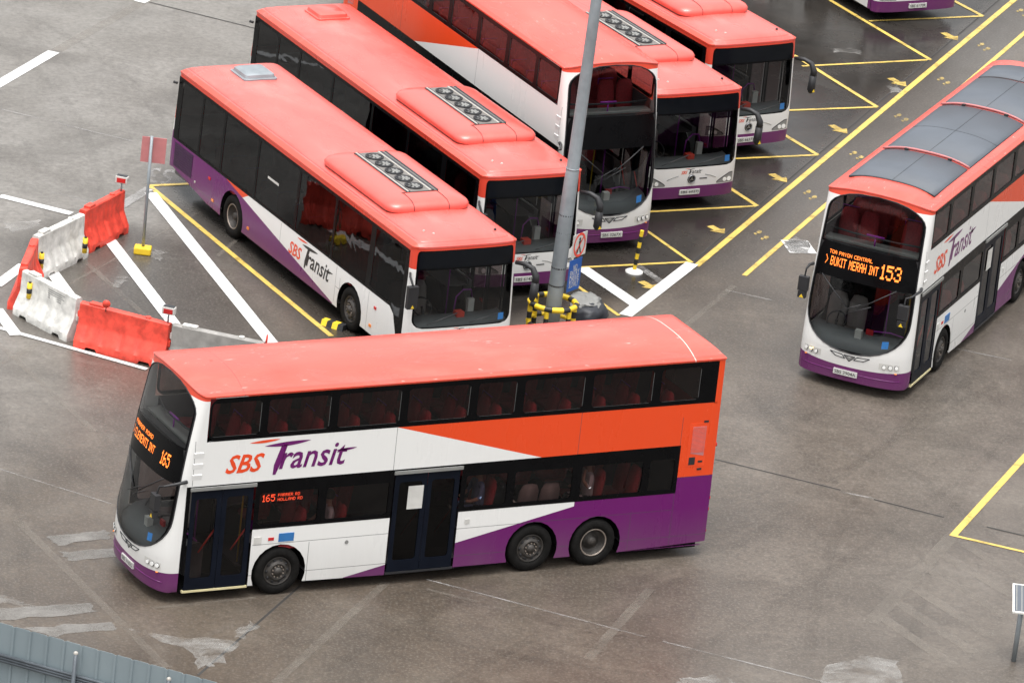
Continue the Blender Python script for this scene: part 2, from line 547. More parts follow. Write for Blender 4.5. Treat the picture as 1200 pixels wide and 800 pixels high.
# ------------------------------------------------------------------ double-deck bus
def make_double():
    root = empty('double_decker_bus', (0, 0, 0), 0, None, 'bus')
    Wd = lambda z: 1.25 - .012 * (z - .25)
    def xc(z): return -.06 * max(0, .8 - z) - .56 * (max(0, z - .9) / 3.27) ** 1.35
    def xs(z): return -.50 - .33 * (max(0, z - 1.0) / 3.17) ** 1.5
    NF = 2.6
    def fp(yf, z, off=0.0):
        """front surface point at signed lateral fraction yf"""
        a = min(1.0, abs(yf)); x = xs(z) + (xc(z) - xs(z)) * (max(0.0, 1 - a ** NF)) ** (1 / NF)
        x1 = xs(z) + (xc(z) - xs(z)) * (max(0.0, 1 - min(1, a + .01) ** NF)) ** (1 / NF)
        n = Vector((.01 * Wd(z), (x - x1) * (1 if yf >= 0 else -1), .06)).normalized() if a < .985 else Vector((.2, 1 if yf > 0 else -1, 0)).normalized()
        zz_ = z + max(0, z - 3.6) / .57 * .15 * (1 - a ** 2.4)
        return Vector((x, yf * Wd(z), zz_)) + n * off
    # screen outline
    zb, zt = .87, 4.12
    def hz(z):
        H = .94 - .03 * max(0, (z - 2) / 2.1)
        if z < 1.72: H *= max(0, 1 - ((1.72 - z) / (1.72 - zb)) ** 2.3) ** (1 / 2.1)
        if z > 3.72: H *= max(0, 1 - ((z - 3.72) / (zt - 3.72)) ** 2.8) ** (1 / 2.8)
        return H
    zr = [zb + (1.72 - zb) * (1 - cos(pi / 2 * k / 9)) for k in range(10)] + [1.95, 2.2, 2.40, 2.42, 2.6, 2.8, 3.0, 3.10, 3.12, 3.35, 3.6, 3.72] + [3.72 + (zt - 3.72) * sin(pi / 2 * k / 7) for k in range(1, 8)]
    ins = [-1, -.955, -.8, -.65, -.5, -.35, -.2, -.07, .07, .2, .35, .5, .65, .8, .955, 1]
    def tf(k, n=9): return sin(pi / 2 * k / n)
    body = MB(); sur = MB(); wsl = MB(); wsu = MB()
    for s in (1, -1):
        rows = []
        for z in [.25, .28, .40, .52, .62, .72, .80]:
            rows.append([fp(s * tf(k, 14), z, -.015 if z == .25 else 0) for k in range(15)])
        rows.append([fp(s * tf(k, 14), zb) for k in range(15)])
        body.grid(rows)
        rows = []
        for z in zr:
            h = hz(z)
            r = []
            for k in range(15):
                t0 = math.asin(min(1, h)) * 2 / pi
                r.append(fp(s * sin(pi / 2 * (t0 + (1 - t0) * k / 14)), z))
            rows.append(r)
        body.grid(rows)
        rows = [[fp(s * tf(k, 14), z) for k in range(15)] for z in (zt, 4.17)]
        body.grid(rows)
        # narrow strip from the front shell back to the side panels
        body.add([(xs(2.38), s * Wd(2.38), 2.38)] + [(xs(z), s * Wd(z), z) for z in (2.6, 2.9, 3.2, 3.5, 3.8, 4.17)] +
                 [(-.84, s * Wd(4.17), 4.17), (-.84, s * Wd(2.38), 2.38)], [tuple(range(9))])
    for i in range(len(zr) - 1):
        z0, z1 = zr[i], zr[i + 1]
        for j in range(len(ins) - 1):
            q = [fp(ins[j] * hz(z0), z0), fp(ins[j + 1] * hz(z0), z0), fp(ins[j + 1] * hz(z1), z1), fp(ins[j] * hz(z1), z1)]
            edge = j == 0 or j == len(ins) - 2 or z1 < zb + .055 or z0 > zt - .03
            dest = z0 >= 2.39 and z1 <= 3.13
            tgt = sur if edge or dest else (wsl if z1 <= 2.41 else wsu)
            tgt.add(q, [(0, 1, 2, 3)], 0, True)
    # rear shell
    def rp(yf, z):
        a = abs(yf)
        return Vector((-11.86 - (.14 - .03 * max(0, z - 1) / 3) * max(0.0, 1 - a ** 7) ** (1 / 7), yf * Wd(z), z))
    ycol = [sin(pi / 2 * k / 10) for k in range(-10, 11)]
    body.grid([[rp(sin(pi / 2 * k / 10) if abs(k) < 10 else (1 if k > 0 else -1), z) for k in range(-10, 11)] for z in (.32, .6, 1.73, 2.4, 2.9)])
    body.grid([[rp(sin(pi / 2 * k / 10) if abs(k) < 10 else (1 if k > 0 else -1), z) for k in range(-10, 11)] for z in (3.85, 4.17)])
    for s in (1, -1):
        body.grid([[rp(s * sin(pi / 2 * k / 10), z) for k in range(7, 11)] for z in (2.9, 3.85)])
    rw = MB().grid([[rp(sin(pi / 2 * k / 10), z) * 1.0 + Vector((.012, 0, 0)) for k in range(-7, 8)] for z in (2.9, 3.85)])
    rw.build('rear_window', M['dglass'], root)
    # side skins
    for s in (1, -1):
        fn = lambda a, b: (a, s * Wd(b), b)
        body.poly([(-.84, 2.38), (-.84, 3.27), (-11.9, 3.27), (-11.9, 4.13), (-11.78 + .0, 4.13), (-11.86, 4.17), (-.84, 4.17), (-.84, 4.13), (-11.88, 4.13)][:3][:0] or
                  [(-.84, 2.38), (-.84, 3.27), (-11.86, 3.27), (-11.86, 2.38)], fn)
        body.poly([(-11.78, 3.25), (-11.78, 4.14), (-11.86, 4.14), (-11.86, 3.25)], fn)
        body.poly([(-.84, 4.14), (-.84, 4.17), (-11.86, 4.17), (-11.86, 4.14)], fn)
        body.poly([(-11.15, 1.41), (-11.15, 2.38), (-11.86, 2.38), (-11.86, 1.41)], fn)
        if s > 0:
            lo = [(-1.97, .25)] + arch(-2.6, .57)[0:] + [(-4.88, .22), (-4.88, 1.41), (-1.97, 1.41)]
            lo = [(-1.97, .25)] + [p for p in arch(-2.6, .57) if p[0] < -1.99] + [(-4.88, .22), (-4.88, 1.41), (-1.97, 1.41)]
            body.poly(lo, fn)
            hi = [(-6.36, .25)] + arch(-8.05, .57) + arch(-9.45, .57) + [(-11.86, .32), (-11.86, 1.41), (-6.36, 1.41)]
            body.poly(hi, fn)
        else:
            hi = [(xs(.25), .25)] + arch(-2.6, .57) + arch(-8.05, .57) + arch(-9.45, .57) + [(-11.86, .32), (-11.86, 1.41), (-2.0, 1.41), (-1.7, 1.05), (xs(.8), 1.05)]
            body.poly(hi, fn)
        # lower return lip so that panels show thickness
        for (a, b) in ((-3.20, -4.88), (-6.36, -7.5), (-10.05, -11.86)):
            body.add([(a, s * Wd(.25), .25), (b, s * Wd(.25), .25), (b, s * 1.2, .25), (a, s * 1.2, .25)], [(0, 1, 2, 3)])
    ob = body.build('body', M['dd'], root)
    smooth_angle(ob, 40)
    smooth_angle(sur.build('windscreen_surround', M['black'], root), 60)
    smooth_angle(wsl.build('windscreen', M['wglass'], root), 60)
    smooth_angle(wsu.build('upper_windscreen', M['wglass'], root), 60)
    MB().tube([fp(hz(z) * s, z, .006) for s, zz in ((-1, zr[::-1]), (1, zr)) for z in zz], .014, 6).build('windscreen_seal', M['satin'], root)
    # black window bands with panes
    up = [(-.90, -1.93), (-2.08, -3.38), (-3.55, -4.87), (-5.03, -6.35), (-6.52, -7.35), (-7.53, -8.84), (-9.03, -10.37), (-10.54, -11.42)]
    lowL = [(-2.06, -3.30), (-3.48, -4.80), (-6.46, -7.36), (-7.53, -8.79), (-8.99, -10.35), (-10.51, -11.06)]
    lowR = [(-2.06, -3.30), (-3.48, -4.80), (-4.98, -6.20), (-6.40, -7.36), (-7.53, -8.79), (-8.99, -10.35), (-10.51, -11.06)]
    for s in (1, -1):
        fo = lambda a, b: (a, s * (Wd(b) + .003), b)
        fi = lambda a, b: (a, s * (Wd(b) - .02), b)
        band = MB()
        holes = [rrect(b, a, 3.36, 4.04, .07, 3) for a, b in up]
        band.poly(rrect(-11.80, -.85, 3.275, 4.135, .20, 6, (1, 0, 0, 1)), fo, holes)
        for h in holes:
            band.add([fo(*p) for p in h] + [fi(*p) for p in h], [(i, (i + 1) % len(h), len(h) + (i + 1) % len(h), len(h) + i) for i in range(len(h))])
        if s > 0:
            lh = [rrect(b, a, 1.49, 2.14, .05, 3) for a, b in lowL]
            band.poly([(-.515, 2.385), (-.515, 2.30), (-1.96, 2.30), (-1.96, 1.405), (-4.885, 1.405), (-4.885, 2.30), (-6.35, 2.30), (-6.35, 1.405), (-11.15, 1.405), (-11.15, 2.41), (-.515, 2.385)][:-1], fo, lh)
            band.poly([(-.515, 2.30), (-.515, .72), (-.60, .55), (-.60, 2.30)], fo)
        else:
            lh = [rrect(b, a, 1.49, 2.14, .05, 3) for a, b in lowR] + [rrect(-1.85, -.66, 1.14, 2.2, .08, 3)]
            band.poly([(-.53, 2.385), (-.515, 1.055), (-1.7, 1.055), (-2.0, 1.405), (-11.15, 1.405), (-11.15, 2.41)], fo, lh)
        for h in lh:
            band.add([fo(*p) for p in h] + [fi(*p) for p in h], [(i, (i + 1) % len(h), len(h) + (i + 1) % len(h), len(h) + i) for i in range(len(h))])
        band.build('window_surround', M['black'], root)
        for h in holes + lh:
            fg = lambda a, b: (a, s * (Wd(b) - .013), b)
            MB().poly(h, fg).build('window', M['glass'], root)
        # bright trim under each upper pane
        tr = MB()
        for a, b in up:
            tr.add([(a - .04, s * (Wd(3.36) - .006), 3.352), (b + .04, s * (Wd(3.36) - .006), 3.352), (b + .04, s * (Wd(3.36) - .006), 3.366), (a - .04, s * (Wd(3.36) - .006), 3.366)], [(0, 1, 2, 3)])
            tr.add([(b + .015, s * (Wd(3.7) - .006), 3.40), (b + .003, s * (Wd(3.7) - .006), 3.40), (b + .003, s * (Wd(3.7) - .006), 4.0), (b + .015, s * (Wd(3.7) - .006), 4.0)], [(0, 1, 2, 3)])
        tr.build('window_trim', M['trim'], root)
    # doors on the left side
    for (a, b) in ((-.60, -1.955), (-4.89, -6.345)):
        d = MB()
        o = lambda x, z: (x, Wd(z) - .005, z)
        i_ = lambda x, z: (x, Wd(z) - .045, z)
        mid = (a + b) / 2
        panes = []
        for (p, q) in ((a - .03, mid + .004), (mid - .004, b + .03)):
            h = [rrect(q + .10, p - .10, .50, 2.12, .06, 3)]
            d.poly([(p, .27), (q, .27), (q, 2.29), (p, 2.29)], o, h)
            d.add([o(*c) for c in h[0]] + [i_(*c) for c in h[0]], [(k, (k + 1) % len(h[0]), len(h[0]) + (k + 1) % len(h[0]), len(h[0]) + k) for k in range(len(h[0]))])
            panes.append(h[0])
        d.box(a - .03, b + .03, 1.10, 1.20, .25, .30)
        dd = d.build('door', M['navy'], root)
        for h in panes:
            MB().poly(h, lambda x, z: (x, Wd(z) - .02, z)).build('door_glass', M['dglass'] if a < -3 else M['glass'], dd)
        for px in (a - .30, mid - .30):
            MB().tube([(px, 1.17, 1.0), (px - .30, 1.17, 1.45)], .016, 6).build('door_handle', M['barred'], dd)
        MB().box(a + .01, b - .01, 1.232, 1.262, 2.30, 2.365).build('door_lintel', M['vent'], root)
        MB().box(a, b, 1.19, 1.262, .225, .262).build('door_step', M['satin'] if a < -3 else M['hivis'], root)
    MB().poly([(-5.22, 1.55), (-5.55, 1.55), (-5.55, 2.03), (-5.22, 2.03)], lambda x, z: (x, Wd(z) - .001, z)).build('door_notice', M['offwhite'], root)
    # roof
    def outline():
        pts = []
        for k in range(-18, 19): pts.append(('f', sin(pi / 2 * k / 18)))
        for x in (-2, -3, -4, -5, -6, -7, -8, -9, -10, -11): pts.append(('s', x, 1))
        for k in range(12, -13, -1): pts.append(('r', sin(pi / 2 * k / 12)))
        for x in (-11, -10, -9, -8, -7, -6, -5, -4, -3, -2): pts.append(('s', x, -1))
        return pts
    def rpos(p, s, z, out=0.0):
        if p[0] == 'f':
            v = fp(p[1], 4.17); x, y = v.x + out - s * .85 * (1 - .3 * abs(p[1]) ** 3), v.y
        elif p[0] == 'r':
            v = rp(p[1], 4.17); x, y = v.x - out + s * .5, v.y
        else: x, y = p[1], p[2] * Wd(4.17)
        y = y * (1 - s) + (out if y > 0 else -out) * (1 if abs(y) > .9 else 0)
        if p[0] == 'f':
            ze = fp(p[1], 4.17).z + (z - 4.17 if z < 4.2 else .02)
            cr_ = 4.19 + .23 * (1 - abs(p[1] * (1 - s)) ** 2.7)
            t = min(1, s * 2.2); t = t * (2 - t)
            z = ze + (max(cr_, ze) - ze) * t
        return (x, y, z)
    O = outline()
    rf = MB()
    rows = [[rpos(p, 0, 4.155, .012) for p in O], [rpos(p, 0, 4.185, .016) for p in O]]
    for s in (.01, .03, .06, .10, .16, .24, .34, .46, .6, .75, .88, .97, 1.0):
        rows.append([rpos(p, s, 4.19 + .23 * (1 - (1 - s) ** 2.7)) for p in O])
    rf.grid(rows, 0, True, True)
    smooth_angle(rf.build('roof', M['roof2'], root), 50)
    # chassis, floors, cabin
    c = MB()
    c.box(-.6, -11.8, -.69, .69, .30, .36)
    for (xa, xb) in ((-.6, -2.0), (-3.2, -7.4), (-10.08, -11.8)): c.box(xa, xb, -1.15, 1.15, .17, .35)  # side boxes hung lower to block light under the skirts
    for x in (-2.6, -8.05, -9.45):
        for s in (1, -1):
            c.grid([[(x + .585 * cos(a), s * yy, .485 + .585 * sin(a)) for a in [pi * k / 10 for k in range(11)]] for yy in (1.225, .70)])
            c.add([(x + .585 * cos(a), s * .70, .485 + .585 * sin(a)) for a in [pi * k / 10 for k in range(11)]], [tuple(range(11))])
    c.build('chassis', M['pitch'], root)
    MB().box(-.55, -11.7, -1.19, 1.19, 2.28, 2.36).build('upper_floor', M['floor'], root)
    lf = MB().box(-1.95, -11.7, -.69, .69, .42, .46)
    for (xa, xb) in ((-3.2, -7.4), (-10.08, -11.7)): lf.box(xa, xb, -1.17, 1.17, .41, .455)
    lf.build('lower_floor', M['floor'], root)
    MB().box(-1.0, -11.6, -1.1, 1.1, 4.12, 4.15).build('upper_ceiling', M['ceiling'], root)
    MB().box(-11.15, -11.7, -1.19, 1.19, .46, 2.27).build('engine_bay', M['dark'], root)
    w = MB()
    for s in (1, -1):
        w.box(-.9, -11.7, s * 1.195, s * 1.175, 2.36, 3.28)
        w.box(-6.5, -11.1, s * 1.195, s * 1.175, 1.10, 1.40)
    w.box(-2.2, -4.8, 1.195, 1.175, 1.10, 1.40); w.box(-3.25, -4.8, 1.195, 1.175, .46, 1.10); w.box(-6.5, -7.35, 1.195, 1.175, .46, 1.10)
    w.box(-1.9, -6.5, -1.195, -1.175, 1.10, 1.40); w.box(-3.25, -7.35, -1.195, -1.175, .46, 1.10)
    for (xa, xb) in ((-2.0, -3.2), (-7.42, -10.06)):
        for s in (1, -1): w.box(xa, xb, s * .70, s * 1.17, 1.08, 1.10)
    w.build('cabin_lining', M['cabin'], root)
    # dashboards
    da = MB()
    rows = []
    for (dx, dz) in ((-.09, .80), (-.10, 1.02), (-.30, 1.14), (-.62, 1.20), (-.70, 1.10), (-.70, .40)):
        rows.append([Vector((fp(yf, 1.0).x + dx, yf * 1.18, dz)) for yf in [sin(pi / 2 * k / 9) * .97 for k in range(-9, 10)]])
    da.grid(rows)
    da.build('dashboard', M['dash'], root)
    st = MB()
    st.tube([(-.72 - .12 * cos(a) , -.62 + .21 * sin(a), 1.28 + .17 * cos(a)) for a in [2 * pi * k / 20 for k in range(21)]], .016, 6)
    st.tube([(-.62, -.62, 1.05), (-.74, -.62, 1.28)], .03, 6)
    st.tube([(-.84, -.62, 1.45), (-.60, -.62, 1.11)], .012, 6)
    st.build('steering_wheel', M['satin'], root)
    MB().box(-1.75, -1.80, -1.18, -.15, .46, 2.2).build('cab_partition', M['dglass'], root)
    MB().box(-.30, -.42, -.05, .10, 1.12, 1.32).build('ticket_machine', M['offwhite'], root)
    MB().box(-.55, -.60, .12, .28, 1.16, 1.30).build('card_reader', M['redlens'], root)
    handrail(root, [(-.75, .05, 1.0), (-.75, .25, 1.22), (-.8, .6, 1.25), (-.95, .95, 1.15), (-.95, 1.02, .6)])
    handrail(root, [(-1.2, .35, .46), (-1.2, .35, 2.25)])
    handrail(root, [(-2.05, .55, .46), (-2.05, .55, 2.25)], m='yellow')
    ub = MB()
    ub.tube([(-.86, -1.05, 3.28), (-.72, -.5, 3.30), (-.70, 0, 3.30), (-.72, .5, 3.30), (-.86, 1.05, 3.28)], .022, 6)
    ub.build('front_guard_rail', M['dark'], root)
    handrail(root, [(-.70, -.2, 3.34), (-.70, .2, 3.34)], .022)
    handrail(root, [(-.70, 0, 3.34), (-.70, 0, 3.1)], .018)
    MB().box(-.62, -.95, -1.1, 1.1, 3.08, 3.12).build('upper_dash_shelf', M['vent'], root)
    MB().box(-.45, -.60, -1.1, 1.1, 2.40, 3.08).build('display_housing', M['satin'], root)
    # seats
    for k in range(13):
        x = -1.55 - .76 * k
        place_seat(root, x, .72, 2.36); place_seat(root, x, -.72, 2.36)
    for x in (-2.9, -3.75, -6.95, -7.75, -8.55, -9.35, -10.15):
        if x not in (-7.75, -8.55): place_seat(root, x, .72, .55 if x > -6 else .82)
        place_seat(root, x, -.72, .55 if x > -6 else .82)
    place_seat(root, -8.15, .93, .70, True, -pi / 2)
    place_seat(root, -4.6, -.72, .5)
    # driver seat
    place_seat(root, -1.25, -.62, .55, True)
    # wheels
    for s in (1, -1):
        wheel(root, -2.6, s * 1.21, s, False)
        wheel(root, -8.05, s * 1.21, s, False)
        wheel(root, -9.45, s * 1.21, s, True)
    # front emblem, plate, lamps
    e = MB()
    def bar(p, q, r, m=0):
        e.tube([fp(p[0] / 1.24, p[1], .010), fp(q[0] / 1.24, q[1], .010)], r, 5, m)
    def fillp(pts):
        e.add([fp(a / 1.24, b, .006) for a, b in pts], [tuple(range(len(pts)))], 1)
    for s in (1, -1):
        P = [(s * .45, .835), (s * .17, .815), (s * .10, .735), (s * .32, .755)]
        fillp(P)
        for i in range(4): bar(P[i], P[(i + 1) % 4], .010)
    P = [(.13, .812), (-.13, .812), (0, .69)]
    fillp(P)
    for i in range(3): bar(P[i], P[(i + 1) % 3], .010)
    e.build('emblem', [M['dark'], M['vent']], root)
    for s in (1, -1):
        hl = MB()
        hl.grid([[fp(s * y / 1.24, z, .005) for y in (.66, .78, .90, 1.00, 1.08)] for z in (.655, .70, .76, .80)], 0, True)
        for (y, r, m) in ((.77, .042, 1), (.90, .048, 1), (1.02, .046, 1)):
            cpt = fp(s * y / 1.24, .715 + .05 * (y - .66), .012)
            d = Vector((1, s * (.25 + .9 * (y - .6)), .05)).normalized()
            hl.tube([cpt, cpt + d * .010], r * 1.08, 14, 2)
            hl.tube([cpt + d * .010, cpt + d * .022], r * .92, 12, m)
        hl.build('headlight', [M['offwhite'], M['lens'], M['dark']], root)
        ind = MB().tube([fp(s * .82, .60, .004), fp(s * .82, .60, .014)], .03, 10)
        ind.build('indicator', M['amber'], root)
    # bumper crease
    MB().tube([fp(y, .42, .004) for y in [-.9 + .1 * k for k in range(19)]], .010, 6).build('bumper_crease', M['purple'], root)
    # wipers
    for (y0, y1, z1) in ((-.95, -.25, 1.28), (.78, -.02, 1.62)):
        wp = MB()
        pts = [fp((y0 + (y1 - y0) * t) / 1.24, 2.36 - (2.36 - (2.36 - .55)) * t, .05) for t in (0, .5, 1)]
        wp.tube(pts, .012, 5)
        wp.tube([pts[-1] + Vector((0, -.22, -.16)), pts[-1] + Vector((0, .32, .12))], .009, 5)
        wp.build('wiper', M['satin'], root)
    # mirrors
    for s in (1, -1):
        mm = MB()
        ym, xm, zm = (1.06, -.02, .0) if s > 0 else (-1.33, -.36, .0)
        mm.tube([(-.50, s * 1.23, 2.50), (-.36, s * 1.27, 2.50), (xm * .6 - .05, (s * 1.22 + ym) / 2 + s * .03, 2.42), (xm, ym, 2.38), (xm + .04, ym, 2.24)], [.04, .035, .022, .020, .020], 7)
        mm.box(xm, xm + .12, ym - .11, ym + .11, 1.92, 2.24)
        mm.box(xm + .02, xm + .12, ym - .09, ym + .09, 1.76, 1.90)
        mo = bevel(mm.build('mirror', M['satin'], root), .03, 2)
        MB().poly([(ym - .05, 1.77), (ym + .05, 1.77), (ym, 1.85)], lambda a, b: (xm + .1215, a, b)).build('mirror_mark', M['yellow'], mo)
    # side small things
    for (xa, xb, za, zb2, mm_) in ((-2.02, -2.18, 1.10, 1.24, 'offwhite'), (-2.32, -2.44, 1.15, 1.21, 'redlens'), (-2.54, -2.86, 1.11, 1.28, 'bluesheet'), (-6.52, -6.62, 1.14, 1.24, 'offwhite')):
        MB().box(xa, xb, 1.236, 1.249, za, zb2).build('side_sticker', M[mm_], root)
    MB().tube([(-4.0, 1.23, .98), (-4.0, 1.25, .98)], .04, 10).build('filler_cap', M['vent'], root)
    for s in (1, -1):
        pl = MB()
        z0 = 2.02
        outl = [(-11.30, 1.95), (-11.72, 1.95), (-11.72, 2.86), (-11.30, 2.86)]
        pl.slab(outl, lambda a, b: (a, s * (Wd(b) + .004), b), lambda a, b: (a, s * (Wd(b) - .01), b))
        g = MB()
        g.slab([(-11.38, 2.22), (-11.68, 2.16), (-11.68, 2.78), (-11.38, 2.78)], lambda a, b: (a, s * (Wd(b) + .007), b), lambda a, b: (a, s * Wd(b), b))
        for k in range(20):
            z = 2.24 + k * .027
            g.box(-11.37, -11.67, s * (Wd(z) + .007), s * (Wd(z) + .012), z, z + .012, 1)
        po = pl.build('engine_panel', M['orange'], root)
        g.build('grille', [M['fadedred'], M['red']], po)
        MB().box(-11.36, -11.50, s * 1.20, s * (Wd(2.05) + .008), 1.98, 2.14).build('filler_hatch', M['satin'], po)
        for (xx, z) in ((-11.66, 2.88), (-11.62, 2.04), (-11.62, 1.88)):
            MB().box(xx - .05, xx + .05, s * 1.2, s * (Wd(z) + .01), z - .02, z + .02).build('panel_latch', M['satin'], po)
    for z in (2.35, 1.22, .98, .52):
        for s in (1, -1):
            MB().tube([(-11.93, s * 1.16, z), (-11.985, s * 1.165, z)], .045, 10).build('tail_light', M['redlens'], root)
    # corner louvre steps by the front pillar
    for z in (2.52, 2.74, 2.96):
        for s in (1, -1):
            MB().add([(-.60, s * (Wd(z) + .001), z), (-.80, s * (Wd(z) + .001), z), (-.80, s * (Wd(z) + .012), z + .10), (-.60, s * (Wd(z) + .012), z + .10), (-.60, s * Wd(z), z + .115), (-.80, s * Wd(z), z + .115)],
                   [(0, 1, 2, 3), (3, 2, 5, 4)]).build('pillar_louvre', M['white'], root)
    lg = MB()
    logo(lg, 1.28, 2.60, 2.72, lambda a, b: (-a, Wd(b) + .004, b))
    lg.build('lettering', [M['orange'], M['purple']], root, fix=False)
    # wheelchair sticker low on the screen
    MB().add([fp(y / 1.24, z, .004) for y, z in ((.66, 1.12), (.80, 1.14), (.80, 1.30), (.66, 1.28))], [(0, 1, 2, 3)]).build('screen_sticker', M['bluesheet'], root)
    return root, fp, Wd

def plate(root, body, x=None, y=0.0, z=.42, fp=None):
    pt = (fp(y / 1.24, z, 0) if fp else Vector((x, y, z)))
    X = pt.x + .03
    p = MB().box(X - .08, X, y - .27, y + .27, z - .06, z + .06).build('number_plate', M['plate'], root)
    t = MB()
    add_text(t, body, y - .24, y + .24, z - .038, z + .038, lambda a, b: (X + .003, a, b), 0, .01)
    t.build('plate_lettering', M['ink'], p, fix=False)

# ------------------------------------------------------------------ single-deck bus
def make_single():
    root = empty('single_deck_bus', (0, 0, 0), 0, None, 'bus')
    Wd = lambda z: 1.27 - .02 * max(0, z - 1.0)
    def xc(z): return -.05 * max(0, .6 - z) - .13 * (max(0, z - 1.0) / 1.8) ** 1.3
    def xs(z): return -.30 - .03 * max(0, z - 1)
    NF = 3.6
    def fp(yf, z, off=0.0):
        a = min(1.0, abs(yf))
        g = lambda q: xs(z) + (xc(z) - xs(z)) * max(0.0, 1 - min(1, q) ** NF) ** (1 / NF)
        x, x1 = g(a), g(a + .01)
        n = Vector((.01 * Wd(z), (x - x1) * (1 if yf >= 0 else -1), .03)).normalized() if a < .985 else Vector((.2, 1 if yf > 0 else -1, 0)).normalized()
        return Vector((x, yf * Wd(z), z)) + n * off
    zb, zt, ZR = 1.02, 2.72, 2.80
    def hz(z):
        H = .925
        if z < 1.22: H *= .80 + .20 * max(0, 1 - ((1.22 - z) / .20) ** 2) ** .5
        if z > 2.60: H *= .95 + .05 * max(0, 1 - ((z - 2.60) / .12) ** 2) ** .5
        return H
    zr = [zb, 1.05, 1.10, 1.16, 1.22, 1.5, 1.8, 2.1, 2.30, 2.34, 2.5, 2.60, 2.66, 2.70, zt]
    body, sur, ws, dp = MB(), MB(), MB(), MB()
    for s in (1, -1):
        body.grid([[fp(s * sin(pi / 2 * k / 14), z) for k in range(15)] for z in (.28, .36, .57, .8, .95)] +
                  [[fp(s * sin(pi / 2 * k / 14), zb) for k in range(15)]])
        rows = []
        for z in zr:
            t0 = math.asin(hz(z)) * 2 / pi
            rows.append([fp(s * sin(pi / 2 * (t0 + (1 - t0) * k / 8)), z) for k in range(9)])
        body.grid(rows)
        body.grid([[fp(s * sin(pi / 2 * k / 14), z) for k in range(15)] for z in (zt, ZR)])
    cols = [-1, -.965, -.8, -.6, -.4, -.2, 0, .2, .4, .6, .8, .965, 1]
    for i in range(len(zr) - 1):
        z0, z1 = zr[i], zr[i + 1]
        for j in range(12):
            q = [fp(cols[j] * hz(z0), z0), fp(cols[j + 1] * hz(z0), z0), fp(cols[j + 1] * hz(z1), z1), fp(cols[j] * hz(z1), z1)]
            edge = j in (0, 11) or z1 < 1.06 or (z0 > 2.29 and z1 < 2.35) or z0 > 2.69
            (sur if edge else dp if z0 > 2.33 else ws).add(q, [(0, 1, 2, 3)], 0, True)
    def rp(yf, z):
        a = abs(yf)
        return Vector((-11.80 - (.20 - .12 * max(0, z - 1.2) / 1.6) * max(0.0, 1 - a ** 7) ** (1 / 7), yf * Wd(z), z))
    body.grid([[rp(sin(pi / 2 * k / 10), z) for k in range(-10, 11)] for z in (.55, 1.2, 1.9)])
    body.grid([[rp(sin(pi / 2 * k / 10), z) for k in range(-10, 11)] for z in (2.6, ZR)])
    for s in (1, -1): body.grid([[rp(s * sin(pi / 2 * k / 10), z) for k in range(7, 11)] for z in (1.9, 2.6)])
    MB().grid([[rp(sin(pi / 2 * k / 10), z) + Vector((.012, 0, 0)) for k in range(-7, 8)] for z in (1.9, 2.6)]).build('rear_window', M['dglass'], root)
    BT, BZ = 1.23, 2.69
    for s in (1, -1):
        fn = lambda a, b: (a, s * Wd(b), b)
        A1, A2 = arch(-2.72, .58, zb=.32), arch(-8.62, .58, zb=.32)
        if s < 0:
            lo = [(-.32, .30)] + A1 + A2 + [(-9.9, .34), (-11.80, .58), (-11.80, BT), (-.95, BT), (-.75, 1.12), (-.55, .70), (-.42, .55), (-.32, .55)]
            body.poly(lo, fn)
        else:
            body.poly([(-2.0, .32)] + [p for p in A1 if p[0] < -2.02 - .0] + [(-5.4, .32), (-5.4, BT), (-2.0, BT)], fn)
            body.poly([(-6.75, .32)] + A2 + [(-9.9, .34), (-11.80, .58), (-11.80, BT), (-6.75, BT)], fn)
            body.poly([(-.32, .30), (-.62, .30), (-.62, .9), (-.32, .9)], fn)
        body.poly([(-.33, BZ), (-.33, ZR), (-11.80, ZR), (-11.80, BZ)], fn)
    smooth_angle(body.build('body', M['sd'], root), 40)
    smooth_angle(sur.build('windscreen_surround', M['black'], root), 60)
    smooth_angle(ws.build('windscreen', M['wglass'], root), 60)
    smooth_angle(dp.build('destination_display', M['reflect'], root), 60)
    panes = [(-.52, -1.90), (-2.12, -3.75), (-3.85, -5.55), (-5.65, -7.60), (-7.70, -9.35), (-9.45, -10.50), (-10.60, -11.62)]
    for s in (1, -1):
        fo = lambda a, b: (a, s * (Wd(b) + .003), b)
        fg = lambda a, b: (a, s * (Wd(b) - .004), b)
        band = MB()
        hs_ = []
        for i, (a, b) in enumerate(panes):
            if s > 0 and i in (0, 3): continue
            if i == 0: hs_.append([(-1.90, 1.30), (-1.90, 2.62), (-.50, 2.62), (-.50, .86), (-.60, .86), (-.80, 1.20), (-.95, 1.30)])
            else: hs_.append(rrect(b, a, 1.29, 2.62, .04, 2))
        if s < 0:
            band.poly([(-.32, .555), (-.42, .555), (-.555, .705), (-.755, 1.125), (-.955, BT + .005), (-11.86, BT + .005), (-11.86, BZ + .005), (-.40, BZ + .005), (-.34, 2.45), (-.32, 2.2)], fo, hs_)
        else:
            band.poly([(-.33, .9), (-.62, .9), (-.62, 2.5), (-2.0, 2.5), (-2.0, BT + .005), (-5.4, BT + .005), (-5.4, 2.5), (-6.75, 2.5), (-6.75, BT + .005), (-11.86, BT + .005), (-11.86, BZ + .005), (-.33, BZ + .005)], fo, hs_)
        band.build('window_surround', M['black'], root)
        for h in hs_: MB().poly(h, fg).build('window', M['dglass'], root)
